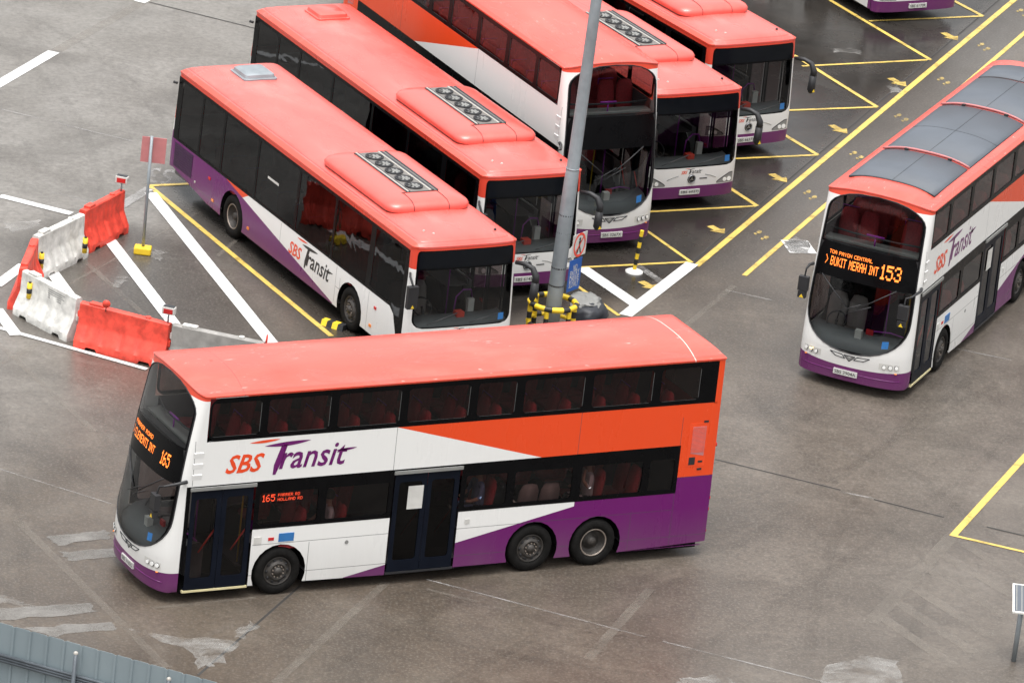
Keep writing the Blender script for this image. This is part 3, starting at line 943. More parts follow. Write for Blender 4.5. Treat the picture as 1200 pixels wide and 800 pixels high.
    for (a, b) in ((-.63, -1.99), (-5.41, -6.74)):
        d = MB(); mid = (a + b) / 2; pp = []
        o = lambda x, z: (x, Wd(z) - .005, z)
        for (p, q) in ((a, mid + .004), (mid - .004, b)):
            h = rrect(q + .09, p - .09, .50, 2.36, .05, 3); pp.append(h)
            d.poly([(p, .30), (q, .30), (q, 2.49), (p, 2.49)], o, [h])
        dd = d.build('door', M['navy'], root)
        for h in pp: MB().poly(h, lambda x, z: (x, Wd(z) - .02, z)).build('door_glass', M['glass'], dd)
    # roof
    O = [('f', sin(pi / 2 * k / 18)) for k in range(-18, 19)] + [('s', -1.0 * x, 1) for x in range(1, 12)] + [('r', sin(pi / 2 * k / 12)) for k in range(12, -13, -1)] + [('s', -1.0 * x, -1) for x in range(11, 0, -1)]
    def rpos(p, s, z, out=0.0):
        if p[0] == 'f': v = fp(p[1], ZR); x, y = v.x + out - s * .55, v.y
        elif p[0] == 'r': v = rp(p[1], ZR); x, y = v.x - out + s * .5, v.y
        else: x, y = p[1], p[2] * Wd(ZR)
        return (x, y * (1 - s) + (out if y > 0 else -out) * (1 if abs(y) > .9 else 0), z)
    rf = MB()
    rows = [[rpos(p, 0, ZR - .03, .008) for p in O], [rpos(p, 0, ZR + .01, .010) for p in O]]
    for s in (.01, .025, .05, .08, .11, .125, .135, .18, .26, .4, .6, .8, 1.0):
        dip = -.012 if s in (.125,) else 0
        rows.append([rpos(p, s, ZR + .015 + .125 * (1 - (1 - s) ** 6) + .02 * s + dip) for p in O])
    rf.grid(rows, 0, True, True)
    smooth_angle(rf.build('roof', M['roof1'], root), 50)
    # air conditioning unit
    ZT = ZR + .14
    ac = MB()
    g_ = MB().grid([[(a, b, z) for a, b in rrect(-5.20, -1.90, -.96, .96, .27, 6)] for z in (ZT - .06, ZT + .05)], 0, True, True).build('aircon_base', M['satin'], root)
    def acs(x0, x1, yh, z, r=.28):
        return [(a, b, z) for a, b in rrect(x0, x1, -yh, yh, r, 6)]
    x0, x1 = -5.25, -1.85
    rws = [acs(x0, x1, .99, ZT + .012), acs(x0, x1, 1.0, ZT + .09), acs(x0 + .03, x1 - .04, .96, ZT + .15), acs(x0 + .09, x1 - .13, .87, ZT + .195), acs(x0 + .22, x1 - .32, .70, ZT + .222), acs(x0 + .42, x1 - .58, .50, ZT + .232, .2)]
    ac.grid(rws, 0, True, True)
    ac.add(rws[-1], [tuple(range(len(rws[-1])))], 0, True)
    aco = ac.build('aircon_cover', M['aircon'], root)
    smooth_angle(aco, 50)
    for z, xx in ((ZT + .2, x1 - .66),):
        pass
    sl = MB()
    for yy in (-.42, .42):
        sl.tube([(x1 + .002, yy, ZT + .03), (x1 + .002, yy, ZT + .09), (x1 - .04, yy, ZT + .153), (x1 - .13, yy, ZT + .199), (x1 - .32, yy * .98, ZT + .226), (x1 - .60, yy * .97, ZT + .236)], .008, 4)
    sl.tube([(x1 - .60, -.44, ZT + .236), (x1 - .60, .44, ZT + .236)], .008, 4)
    sl.build('cover_seam', M['satin'], aco)
    fanz = ZT + .24
    fr = MB()
    fx0, fx1 = -4.98, -2.48
    fr.box(fx0, fx1, -.32, .46, fanz - .02, fanz, 3)
    for (ya, yb, m) in ((-.32, -.29, 1), (-.25, -.22, 1), (.25, .29, 2), (.33, .36, 1), (.42, .46, 1), (-.29, -.25, 2), (.29, .33, 1)):
        fr.box(fx0, fx1, ya, yb, fanz, fanz + .012 + .002 * m, m)
    fro = fr.build('vent_strip', [M['strip'], M['dark'], M['strip'], M['tray']], aco)
    for k in range(5):
        x = fx0 + .32 + k * .47
        f = MB()
        f.lathe([(.195, .0), (.205, .03), (.18, .035), (.17, .012), (0, .010)], (x, .015, fanz), 'Z', 20)
        for q in range(7):
            a = 2 * pi * q / 7
            f.add([(x + .03 * cos(a), .015 + .03 * sin(a), fanz + .024), (x + .135 * cos(a), .015 + .135 * sin(a), fanz + .020), (x + .135 * cos(a + .5), .015 + .135 * sin(a + .5), fanz + .028), (x + .03 * cos(a + .5), .015 + .03 * sin(a + .5), fanz + .03)], [(0, 1, 2, 3)], 1)
        f.lathe([(.045, .01), (.045, .04), (0, .042)], (x, .015, fanz), 'Z', 12, 1)
        f.build('fan', [M['satin'], M['vent']], fro)
    # rear seat hatch on roof is added per bus ; roof studs
    for (x, y) in ((-.55, -.62), (-.75, -.75), (-.55, .85)):
        MB().lathe([(.03, 0), (.03, .03), (.015, .045), (0, .046)], (x, y, ZR + .13), 'Z', 10).build('roof_stud', M['strip'] if y < 0 else M['satin'], root)
    # cabin
    c = MB()
    c.box(-.4, -11.7, -.69, .69, .30, .36)
    for (xa, xb) in ((-.4, -2.1), (-3.35, -8.0), (-9.25, -9.9)): c.box(xa, xb, -1.15, 1.15, .20, .35)  # side boxes deepened to darken the ground beneath the bus
    for x in (-2.72, -8.62):
        for s in (1, -1):
            c.grid([[(x + .6 * cos(a), s * yy, .485 + .6 * sin(a)) for a in [pi * k / 10 for k in range(11)]] for yy in (1.245, .70)])
            c.add([(x + .6 * cos(a), s * .70, .485 + .6 * sin(a)) for a in [pi * k / 10 for k in range(11)]], [tuple(range(11))])
    c.build('chassis', M['pitch'], root)
    lf = MB().box(-.7, -11.7, -.69, .69, .38, .42)
    for (xa, xb) in ((-.7, -2.1), (-3.35, -8.0)): lf.box(xa, xb, -1.19, 1.19, .375, .415)
    lf.build('cabin_floor', M['floor'], root)
    MB().box(-.6, -11.6, -1.15, 1.15, ZR - .10, ZR - .07).build('cabin_ceiling', M['ceiling'], root)
    MB().box(-10.2, -11.7, -1.2, 1.2, .62, 1.25).build('engine_bay', M['dark'], root)
    w = MB()
    for (xa, xb) in ((-1.0, -2.1), (-3.35, -8.0), (-9.25, -11.7)): w.box(xa, xb, -1.215, -1.2, .42, 1.1)
    w.box(-1.0, -11.7, -1.215, -1.2, 1.1, 1.22); w.box(-2.1, -5.4, 1.215, 1.2, 1.1, 1.22); w.box(-6.8, -11.7, 1.215, 1.2, 1.1, 1.22); w.box(-3.35, -5.4, 1.215, 1.2, .42, 1.1)
    for (xa, xb) in ((-2.1, -3.35), (-8.0, -9.25)):
        for s in (1, -1): w.box(xa, xb, s * .70, s * 1.19, 1.09, 1.11)
    w.build('cabin_lining', M['cabin'], root)
    da = MB()
    da.grid([[Vector((fp(yf, 1.0).x + dx, yf * 1.2, dz)) for yf in [sin(pi / 2 * k / 9) * .96 for k in range(-9, 10)]] for (dx, dz) in ((-.05, .9), (-.06, 1.04), (-.25, 1.10), (-.50, 1.14), (-.56, 1.05), (-.56, .42))])
    da.build('dashboard', M['dash'], root)
    st = MB()
    st.tube([(-.70 - .12 * cos(a), -.62 + .22 * sin(a), 1.25 + .17 * cos(a)) for a in [2 * pi * k / 20 for k in range(21)]], .016, 6)
    st.tube([(-.55, -.62, 1.0), (-.72, -.62, 1.25)], .03, 6)
    st.build('steering_wheel', M['satin'], root)
    MB().box(-1.75, -1.79, -1.18, -.2, .42, 1.9).build('cab_partition', M['dglass'], root)
    MB().box(-.30, -.48, .02, .20, 1.10, 1.22).build('card_reader', M['barred'], root)
    MB().box(-.50, -.60, .38, .52, 1.1, 1.42).build('ticket_machine', M['offwhite'], root)
    handrail(root, [(-.7, .15, 1.05), (-.7, .18, 1.42), (-.75, .36, 1.55), (-.85, .60, 1.50), (-.9, .72, 1.2)])
    handrail(root, [(-1.3, .3, .42), (-1.3, .3, 2.6)])
    handrail(root, [(-2.2, -.4, .42), (-2.2, -.4, 2.6)])
    place_seat(root, -1.2, -.62, .45, True)
    for k in range(10):
        x = -3.3 - .8 * k
        place_seat(root, x, -.72, .55)
        if not (-7.0 < x < -5.2): place_seat(root, x, .72, .55)
    for s in (1, -1):
        wheel(root, -2.72, s * 1.23, s, False)
        wheel(root, -8.62, s * 1.23, s, True)
    # front: star badge, lamps, crease, wipers
    bd = MB()
    bp = fp(.0, .74, .006)
    bd.lathe([(.105, -.01), (.105, .015), (.085, .02)], bp, 'X', 24, 0); bd.lathe([(.085, .008), (0, .008)], bp, 'X', 24, 0)
    ring = [(bp.x + .02, bp.y + .09 * cos(a), bp.z + .09 * sin(a)) for a in [2 * pi * k / 24 for k in range(25)]]
    bd.tube(ring, .008, 5, 1)
    for k in range(3):
        a = pi / 2 + 2 * pi * k / 3
        n1 = (-sin(a) * .016, cos(a) * .016)
        bd.add([(bp.x + .02, bp.y + n1[0], bp.z + n1[1]), (bp.x + .016, bp.y + .085 * cos(a), bp.z + .085 * sin(a)), (bp.x + .02, bp.y - n1[0], bp.z - n1[1])], [(0, 1, 2)], 1)
    bd.build('emblem', [M['ink'], M['steel']], root)
    for s in (1, -1):
        hl = MB()
        pts = [(.72, .60), (.90, .74), (1.13, .80), (1.16, .62)]
        n = 8
        top = [(.70 + .46 * k / n, .60 + .20 * min(1, (k / n) * 1.3) ** .8) for k in range(n + 1)]
        bot = [(.70 + .46 * k / n, .585) for k in range(n + 1)]
        hl.grid([[fp(s * a / 1.27, b, .006) for a, b in bot], [fp(s * a / 1.27, b, .006) for a, b in top]], 0, True)
        hl.grid([[fp(s * a / 1.27, b, .004) for a, b in top], [fp(s * (a - .01) / 1.27, b + .025, .004) for a, b in top]], 2, True)
        for (y, r) in ((.92, .05), (1.05, .055)):
            cpt = fp(s * y / 1.27, .66, .008)
            hl.tube([cpt, cpt + Vector((.012, 0, 0))], r, 12, 1)
        hl.build('headlight', [M['vent'], M['lens'], M['dark']], root)
    cr = MB()
    for sg in (1, -1):
        cr.tube([fp(sg * a / 1.27, b, .003) for a, b in ((.66, .74), (.50, .80), (.36, .83))], .007, 5)
    cr.build('panel_crease', M['vent'], root)
    mk = MB()
    mk.box(bp.x - .01, bp.x + .005, .22, .42, .735, .755)
    mk.build('badge_lettering', M['dark'], root)
    wp = MB()
    for (y0, y1) in ((-.85, -.15), (.15, .85)):
        wp.tube([fp(y0 / 1.27, 1.07, .04), fp(y1 / 1.27, 1.30 if y0 < 0 else 1.22, .04)], .012, 5)
    wp.build('wiper', M['satin'], root)
    # mirrors: long drooping arm on the left, short one on the right
    ml = MB()
    ml.tube([(-.16, 1.22, 2.32), (.02, 1.36, 2.34), (.16, 1.47, 2.28), (.24, 1.52, 2.12), (.24, 1.52, 1.98)], [.045, .055, .065, .08, .085], 8)
    ml.tube([(.24, 1.52, 2.0), (.22, 1.52, 1.62), (.20, 1.52, 1.56)], [.085, .095, .05], 10)
    mo = ml.build('mirror', M['satin'], root)
    MB().poly([(1.49, 1.60), (1.57, 1.60), (1.53, 1.68)], lambda a, b: (.318, a, b)).build('mirror_mark', M['yellow'], mo)
    mr = MB()
    mr.tube([(-.25, -1.24, 2.22), (-.05, -1.34, 2.22), (.08, -1.32, 2.05)], .028, 7)
    mr.box(.02, .14, -1.44, -1.20, 1.55, 2.05)
    mo = bevel(mr.build('mirror', M['satin'], root), .04, 2)
    MB().poly([(-1.36, 1.57), (-1.28, 1.57), (-1.32, 1.65)], lambda a, b: (.142, a, b)).build('mirror_mark', M['yellow'], mo)
    # rear engine grille, side lamps
    for s in (-1, 1):
        g = MB()
        g.box(-10.76, -11.72, s * 1.262, s * 1.273, .62, 1.17)
        for k in range(9): g.box(-10.78, -11.70, s * 1.273, s * 1.279, .65 + k * .057, .672 + k * .057)
        g.build('engine_grille', M['grille'], root)
        for (x, z) in ((-9.85, .95), (-9.6, .52), (-7.75, .52), (-1.55, .95), (-1.7, .5)):
            MB().box(x - .05, x + .05, s * 1.262, s * 1.284, z - .03, z + .03).build('side_lamp', M['amber'] if z < .9 else M['redlens'], root)
        for (x, z) in ((-10.55, .62),):
            MB().tube([(x, s * 1.265, z), (x, s * 1.285, z)], .03, 8).build('drain_cap', M['strip'], root)
    MB().box(-12.02, -11.9, -1.2, -1.0, .72, 1.0).build('tail_light', M['redlens'], root)
    MB().box(-12.02, -11.9, 1.0, 1.2, .72, 1.0).build('tail_light', M['redlens'], root)
    MB().tube([(-11.86, -1.28, 2.52), (-11.92, -1.36, 2.54)], .03, 6).build('rear_camera', M['satin'], root)
    MB().box(-6.55, -7.1, -1.2475, -1.2455, 1.72, 1.98).build('window_notice', M['offwhite'], root)
    lg = MB()
    logo(lg, -5.75, .70, 2.15, lambda a, b: (a, -Wd(b) - .004, b))
    lg.build('lettering', [M['orange'], M['ink']], root, fix=False)
    lg = MB()
    logo(lg, -.30, .865, .58, lambda a, b: tuple(fp(a / 1.27, b, .006)), 0, 1)
    lg.build('front_lettering', [M['orange'], M['ink']], root, fix=False)
    MB().add([fp(y / 1.27, z, .004) for y, z in ((.86, 1.10), (1.00, 1.10), (1.00, 1.25), (.86, 1.25))], [(0, 1, 2, 3)]).build('screen_sticker', M['bluesheet'], root)
    return root, fp

def roof_hatch(root, m, x=-10.9, y=.12):
    mb = MB()
    z = 2.93
    rows = [[(a, b, z + h) for a, b in rrect(x - w, x + w, y - v, y + v, .07, 3)] for (w, v, h) in ((.40, .42, 0), (.40, .42, .06), (.36, .38, .07), (.34, .36, .14), (.28, .30, .18))]
    mb.grid(rows, 0, True, True)
    mb.add(rows[-1], [tuple(range(len(rows[-1])))])
    smooth_angle(mb.build('roof_hatch', m, root), 40)

# ------------------------------------------------------------------ place the buses
DD, dfp, dW = make_double()
SD, sfp = make_single()
index_kids()
POSE = {'A': (-6.807, 107.041, 3.6488), 'B': (-1.089, 120.519, -1.0444), 'C': (0.139, 125.652, -1.0524), 'D': (1.863, 129.255, -1.0686), 'E': (3.676, 132.943, -1.021), 'F': (4.983, 137.325, -0.9849), 'G': (7.202, 122.043, -1.928), 'H': (9.38, 150.08, -1.0123)}
def put(o, key, label, group):
    x, y, h = POSE[key]
    o.location = (x, y, 0); o.rotation_euler = (0, 0, h)
    o['label'] = label; o['group'] = group
    return o
A_ = DD
D_ = copy_tree(DD); G_ = copy_tree(DD)
B_ = SD
C_ = copy_tree(SD); E_ = copy_tree(SD); F_ = copy_tree(SD); H_ = copy_tree(SD)
GP = 'single-deck buses parked in the bays'
GD = 'double-deck buses'
def drop_mirror(o, sgn):
    for c in list(o.children):
        if c.name.startswith('mirror') and sum(v.co.y for v in c.data.vertices) * sgn > 0:
            for q in list(c.children): bpy.data.objects.remove(q)
            bpy.data.objects.remove(c)
bpy.context.view_layer.update()
drop_mirror(A_, -1); drop_mirror(D_, 1)
put(A_, 'A', 'big double-decker side on in the foreground, route 165 on its display', GD)
put(D_, 'D', 'parked double-decker with an unlit front display, standing between two single-deck buses', GD)
put(G_, 'G', 'double-decker showing BUKIT MERAH INT 153, with grey solar panels on its roof', GD)
put(B_, 'B', 'nearest parked single-deck bus, with a grey roof hatch and its whole side in view', GP)
put(C_, 'C', 'single-deck bus with a pink roof hatch, its front crossed by the lamp post', GP)
put(E_, 'E', 'single-deck bus parked just right of the parked double-decker, its left half hidden', GP)
put(F_, 'F', 'single-deck bus parked farthest right of the row, its front wholly in view', GP)
put(H_, 'H', 'bus cut off by the top edge of the picture, only its purple bumper showing', GP)
roof_hatch(B_, M['galv']); roof_hatch(C_, M['aircon'])
plate(G_, 'SBS 3904A', fp=dfp, y=-.05); plate(D_, 'SBS 3267X', fp=dfp, y=.1); plate(A_, 'SBS 3165G', fp=dfp, y=0)
for o, t in ((B_, 'SBS 6012K'), (C_, 'SBS 6145P'), (E_, 'SBS 6027J'), (F_, 'SBS 6637X'), (H_, 'SBS 6170R')):
    plate(o, t, fp=sfp, y=-.02, z=.43)

FONT5 = {'A': '01110 10001 10001 11111 10001 10001 10001', 'B': '11110 10001 10001 11110 10001 10001 11110', 'C': '01111 10000 10000 10000 10000 10000 01111',
    'D': '11110 10001 10001 10001 10001 10001 11110', 'E': '11111 10000 10000 11110 10000 10000 11111', 'F': '11111 10000 10000 11110 10000 10000 10000',
    'H': '10001 10001 10001 11111 10001 10001 10001', 'I': '111 010 010 010 010 010 111', 'K': '10001 10010 10100 11000 10100 10010 10001',
    'L': '10000 10000 10000 10000 10000 10000 11111', 'M': '10001 11011 10101 10101 10001 10001 10001', 'N': '10001 11001 10101 10101 10011 10001 10001',
    'O': '01110 10001 10001 10001 10001 10001 01110', 'P': '11110 10001 10001 11110 10000 10000 10000', 'R': '11110 10001 10001 11110 10100 10010 10001',
    'T': '11111 00100 00100 00100 00100 00100 00100', 'U': '10001 10001 10001 10001 10001 10001 01110', 'Y': '10001 10001 01010 00100 00100 00100 00100',
    '>': '1000 0100 0010 0001 0010 0100 1000', '1': '010 110 010 010 010 010 111', '5': '11111 10000 11110 00001 00001 10001 01110',
    '3': '01110 10001 00001 00110 00001 10001 01110', '6': '00110 01000 10000 11110 10001 10001 01110', ' ': '000 000 000 000 000 000 000'}
def led_line(root, text, a0, a1, z0, z1, fn, m, name='display_lettering'):
    rows = [''] * 7
    for ch in text:
        g = FONT5[ch].split()
        for i in range(7): rows[i] += g[i] + '0'
    n = len(rows[0]) - 1
    da, dz = (a1 - a0) / n, (z1 - z0) / 7
    mb = MB()
    for i in range(7):
        j = 0
        while j < n:
            if rows[i][j] == '1':
                e = j
                while e < n and rows[i][e] == '1': e += 1
                A, B = a0 + (j + .04) * da, a0 + (e - .04) * da
                zt_, zb_ = z1 - (i - .02) * dz, z1 - (i + 1.02) * dz
                for q in range(e - j):
                    u0, u1 = A + (B - A) * q / (e - j), A + (B - A) * (q + 1) / (e - j)
                    mb.add([fn(u0, zb_), fn(u1, zb_), fn(u1, zt_), fn(u0, zt_)], [(0, 1, 2, 3)])
                j = e
            else: j += 1
    mb.build(name, m, root, fix=False)
ff = lambda a, b: tuple(dfp(a / 1.22, b, .02))
for (t, a0, a1, z0, z1) in (('FARRER ROAD', -.92, .02, 2.88, 2.96), ('> CLEMENTI INT', -.98, .20, 2.65, 2.81), ('165', .50, .80, 2.60, 2.86)):
    led_line(A_, t, a0, a1, z0, z1, ff, M['led'])
for (t, a0, a1, z0, z1) in (('TOA PAYOH CENTRAL', -.86, .14, 2.86, 2.94), ('> BUKIT MERAH INT', -.92, .30, 2.62, 2.81), ('153', .36, .80, 2.58, 2.89)):
    led_line(G_, t, a0, a1, z0, z1, ff, M['led'])
fs_ = lambda a, b: (-a, dW(b) + .004, b)
for (t, a0, a1, z0, z1) in (('165', 2.12, 2.38, 1.96, 2.10), ('FARRER RD', 2.44, 2.90, 2.045, 2.105), ('HOLLAND RD', 2.44, 2.96, 1.955, 2.015)):
    led_line(A_, t, a0, a1, z0, z1, fs_, M['ledred'], 'side_display_lettering')

# solar panels on the roof of the 153
def roofz(y): return 4.19 + .23 * (1 - (abs(y) / 1.203) ** 2.7) + .03
segs = [(-1.35, -3.55), (-3.67, -7.45), (-7.57, -10.0), (-10.1, -11.2)]
for (a, b) in segs:
    mb = MB()
    ys = [-.98 + 1.96 * k / 16 for k in range(17)]
    mb.grid([[(x, y, roofz(y)) for y in ys] for x in (a, b)], 0, True)
    mb.grid([[(x, s * .98, z) for x in (a, b)] for s in (1,) for z in (roofz(.98), roofz(.98) - .04)], 1)
    mb.grid([[(x, -.98, z) for x in (a, b)] for z in (roofz(.98), roofz(.98) - .04)], 1)
    for x in (a, b): mb.grid([[(x, y, roofz(y) - d) for y in ys] for d in (0, .03)], 1)
    mb.tube([(a, .0, roofz(0) + .001), (b, .0, roofz(0) + .001)], .006, 4, 1)
    if a - b > 3:
        mb.tube([((a + b) / 2, y, roofz(y) + .001) for y in ys], .006, 4, 1)
    mb.build('solar_panel', [M['solar'], M['dark']], G_)
for x in (-3.61, -7.51):
    mb = MB()
    mb.tube([(x, y, roofz(y) + .03) for y in [-1.0 + 2.0 * k / 16 for k in range(17)]], .024, 6, 0)
    for y in (-.45, .55): mb.box(x + .02, x + .08, y - .04, y + .04, roofz(y) - .02, roofz(y) + .04, 1)
    mb.build('roof_strap', [M['fadedred'], M['satin']], G_)
hlm = MB().tube([dfp(-.72, .735, .03), dfp(-.72, .735, .045)], .042, 12)  # glowing disc added for the yellow reflection in one headlight
hlm.build('lamp_glint', mat('warm_glint', (.8, .6, .3), .3, emit=(1, .65, .25), es=1.5), G_)

# ------------------------------------------------------------------ passengers
def person(pos, rz, label, shirt, arm=0):
    me = bpy.data.meshes.new('person')
    V = [(0, 0, .0), (0, 0, .22), (0, 0, .42), (0, 0, .53), (.01, 0, .60), (.02, 0, .72), (.02, 0, .80),
         (.02, .19, .48), (.08, .24, .24), (.26, .17, .16), (.34, .14, .17),
         (.02, -.19, .48), (.08, -.24, .24), (.26, -.17, .16), (.34, -.14, .17),
         (.0, .09, -.02), (.42, .10, .02), (.42, .10, -.36), (.52, .10, -.40),
         (.0, -.09, -.02), (.42, -.10, .02), (.42, -.10, -.36), (.52, -.10, -.40)]
    E = [(0, 1), (1, 2), (2, 3), (3, 4), (4, 5), (5, 6), (2, 7), (7, 8), (8, 9), (9, 10), (2, 11), (11, 12), (12, 13), (13, 14),
         (0, 15), (15, 16), (16, 17), (17, 18), (0, 19), (19, 20), (20, 21), (21, 22)]
    R = [.14, .125, .14, .06, .065, .095, .06, .055, .045, .036, .03, .055, .045, .036, .03, .085, .065, .048, .04, .085, .065, .048, .04]
    if arm: V[9] = (.22, .20, .42); V[10] = (.14, .12, .62)
    me.from_pydata(V, E, [])
    o = bpy.data.objects.new('person', me); COL.objects.link(o)
    sk = o.modifiers.new('skin', 'SKIN')
    for i, r in enumerate(R): me.skin_vertices[0].data[i].radius = (r, r)
    me.skin_vertices[0].data[0].use_root = True
    sb = o.modifiers.new('sub', 'SUBSURF'); sb.levels = 1; sb.render_levels = 1
    dg = bpy.context.evaluated_depsgraph_get()
    m2 = bpy.data.meshes.new_from_object(o.evaluated_get(dg))
    bpy.data.objects.remove(o)
    o = bpy.data.objects.new('person', m2); COL.objects.link(o)
    m2.materials.clear()
    for m in (M['skin'], shirt, M['trousers']): m2.materials.append(m)
    for p in m2.polygons:
        c = p.center; p.use_smooth = True
        p.material_index = 0 if c.z > .545 or (c.x > .13 and c.z > .08 and c.z < .7) else (1 if c.z > .05 else 2)
    # face and hair
    hr = MB().lathe([(.0, .135), (.05, .128), (.09, .10), (.108, .06), (.11, .01), (.10, -.04)], (.005, 0, .72), 'Z', 14)
    hr.build('hair', M['hair'], o)
    f = MB()
    for s in (1, -1): f.lathe([(.012, 0), (.008, .008), (0, .010)], (.112, s * .035, .72), 'X', 8, 0)
    f.tube([(.108, 0, .715), (.135, 0, .68)], [.010, .016], 6, 1)
    f.tube([(.110, -.025, .645), (.114, .025, .645)], .006, 5, 2)
    f.build('face', [M['ink'], M['skin'], M['redlens']], o)
    o.location = pos; o.rotation_euler = (0, 0, rz)
    return tag(o, label, 'person', 'passengers inside the 165 bus')
def in_bus(key, x, y, z):
    X, Y, h = POSE[key]
    return (X + cos(h) * x - sin(h) * y, Y + sin(h) * x + cos(h) * y, z)
hA = POSE['A'][2]
person(in_bus('A', -3.70, .92, 1.12), hA, 'passenger in a white shirt seated at the lower window ahead of the middle door', M['shirt'])
person(in_bus('A', -6.90, .95, 1.39), hA, 'passenger in a blue shirt seated just behind the middle door', M['shirtb'])
person(in_bus('A', -9.30, .95, 1.39), hA, 'passenger in white with a raised forearm seated above the rear wheels', M['shirt'], 1)
G5 = POSE['G']

# ------------------------------------------------------------------ ground
def ground_mat():
    k = NT('wet_concrete_and_asphalt')
    pos = k.obj
    x, y, z = k.xyz()
    big = k.noise(.075, 5, .6, .4)
    mid = k.noise(.45, 6, .65, .6)
    fine = k.noise(7.0, 5, .7)
    grit = k.noise(17.0, 3, .75)
    # pavement kinds by area: brown-grey concrete yard, dark asphalt in the bays, paler slab at the far left
    wob = k.math('MULTIPLY', k.lin(mid, 1, -.5), 1.6)
    def half(ax, ay, bx, by, soft=.6):
        """1 on the left of a->b"""
        L = math.hypot(bx - ax, by - ay); nx, ny = -(by - ay) / L, (bx - ax) / L
        d = k.math('ADD', k.math('MULTIPLY', x, nx), k.lin(y, ny, -(ax * nx + ay * ny)))
        d = k.math('ADD', d, wob)
        n = k.n.new('ShaderNodeMapRange'); n.inputs[1].default_value = -soft; n.inputs[2].default_value = soft
        k.l.new(d, n.inputs[0])
        return n.outputs[0]
    (p1, p2, p3, p4) = ((3.85, 128.77), (12.03, 153.06), (-8.49, 129.82), (-3.85, 121.76))
    bay = k.both(half(*p1, *p2), half(*p3, *p4))
    bay = k.both(bay, half(*(-3.76, 120.41), *(3.86, 127.97), .4))
    bay = k.both(bay, half(*(-4.93, 147.75), *(-8.61, 129.53), .6))
    nb = k.lin(bay, -.85, 1.0)
    conc = k.ramp(mid, [(.25, (.054, .040, .029)), (.5, (.100, .078, .059)), (.75, (.150, .124, .098))])
    grey = k.ramp(mid, [(.25, (.15, .138, .122)), (.5, (.205, .192, .174)), (.75, (.26, .246, .226))])
    far = k.math('MULTIPLY', half(*(-10.25, 115.69), *(1.27, 144.32), 3.0), 1.0)
    rgt = half(*(3.29, 105.07), *(5.55, 130.31), 4.0)
    rgt = k.math('SUBTRACT', 1.0, rgt)
    c = k.mix(k.either(far, k.math('MULTIPLY', rgt, .22)), conc, grey)
    left = k.both(half(*(-9.24, 116.02), *(-8.37, 131.03), .5), 1.0)
    asph = k.ramp(mid, [(.25, (.008, .0075, .007)), (.55, (.017, .016, .015)), (.8, (.05, .047, .043))])
    hatch = k.both(k.both(half(*(-7.08, 119.29), *(-10.76, 119.88), .3), 1.0), k.math('SUBTRACT', 1.0, half(*(-11.79, 128.56), *(-8.57, 130.04), .5)))
    c = k.mix(k.math('MULTIPLY', bay, .96), c, asph)
    zone = poly_zone(k, x, y, wob, [(-10.77, 120.04), (-7.54, 118.51), (-4.85, 120.83), (-8.50, 129.94), (-9.97, 127.72), (-11.77, 128.38)])
    c = k.mix(k.math('MULTIPLY', zone, .8), c, k.ramp(mid, [(.3, (.032, .028, .024)), (.7, (.090, .080, .068))]))
    strip = poly_zone(k, x, y, wob, [(3.85, 128.77), (4.97, 128.82), (12.92, 151.88), (12.11, 153.87)])
    c = k.mix(k.math('MULTIPLY', strip, .6), c, (.045, .042, .039))
    # stains and wear
    st = k.ramp(k.noise(.22, 7, .72, 1.5), [(.46, 0.0), (.70, 1.0)])
    c = k.mix(k.math('MULTIPLY', st, .6), c, (.045, .037, .030))
    pale = k.ramp(k.noise(.6, 7, .72, 1.0, k.map((1, .6, 1))), [(.60, 0.0), (.78, 1.0)])
    c = k.mix(k.math('MULTIPLY', nb, k.math('MULTIPLY', pale, .22)), c, (.24, .23, .215))
    c = k.mix(k.ramp(fine, [(.34, .55), (.66, 0.0)]), c, (.035, .030, .026))
    c = k.mix(k.math('MULTIPLY', nb, k.ramp(grit, [(.50, 0.0), (.68, .36)])), c, (.25, .23, .20))
    k.base(c)
    # water film
    wet = k.ramp(k.noise(.16, 6, .62, .9, k.map((1, .5, 1))), [(.40, 0.0), (.62, 1.0)])
    wet = k.either(k.math('MULTIPLY', wet, .42), k.math('MULTIPLY', bay, k.ramp(mid, [(.35, 1.0), (.65, .35)])))
    r = k.n.new('ShaderNodeMapRange'); r.inputs[3].default_value = .46; r.inputs[4].default_value = .13
    k.l.new(wet, r.inputs[0])
    r2 = k.math('ADD', r.outputs[0], k.math('MULTIPLY', k.lin(fine, 1, -.5), .12))
    k.rough(r2)
    k.put(k.p.inputs['Specular IOR Level'], k.lin(bay, -.22, .40))
    b = k.math('MULTIPLY', k.math('ADD', fine, grit), k.math('SUBTRACT', 1.0, k.math('MULTIPLY', wet, .9)))
    k.bump(b, .006, .35)
    return k.m

def poly_zone(k, x, y, wob, pts, soft=.5):
    """soft convex region mask"""
    area = sum(pts[i][0] * pts[(i + 1) % len(pts)][1] - pts[(i + 1) % len(pts)][0] * pts[i][1] for i in range(len(pts)))
    if area < 0: pts = pts[::-1]
    m = None
    for i in range(len(pts)):
        ax, ay = pts[i]; bx, by = pts[(i + 1) % len(pts)]
        L = math.hypot(bx - ax, by - ay); nx, ny = -(by - ay) / L, (bx - ax) / L
        d = k.math('ADD', k.math('MULTIPLY', x, nx), k.lin(y, ny, -(ax * nx + ay * ny)))
        d = k.math('ADD', d, k.math('MULTIPLY', wob, .5))
        m = d if m is None else k.math('MINIMUM', m, d)
    n = k.n.new('ShaderNodeMapRange'); n.inputs[1].default_value = -soft; n.inputs[2].default_value = soft
    k.l.new(m, n.inputs[0])
    return n.outputs[0]

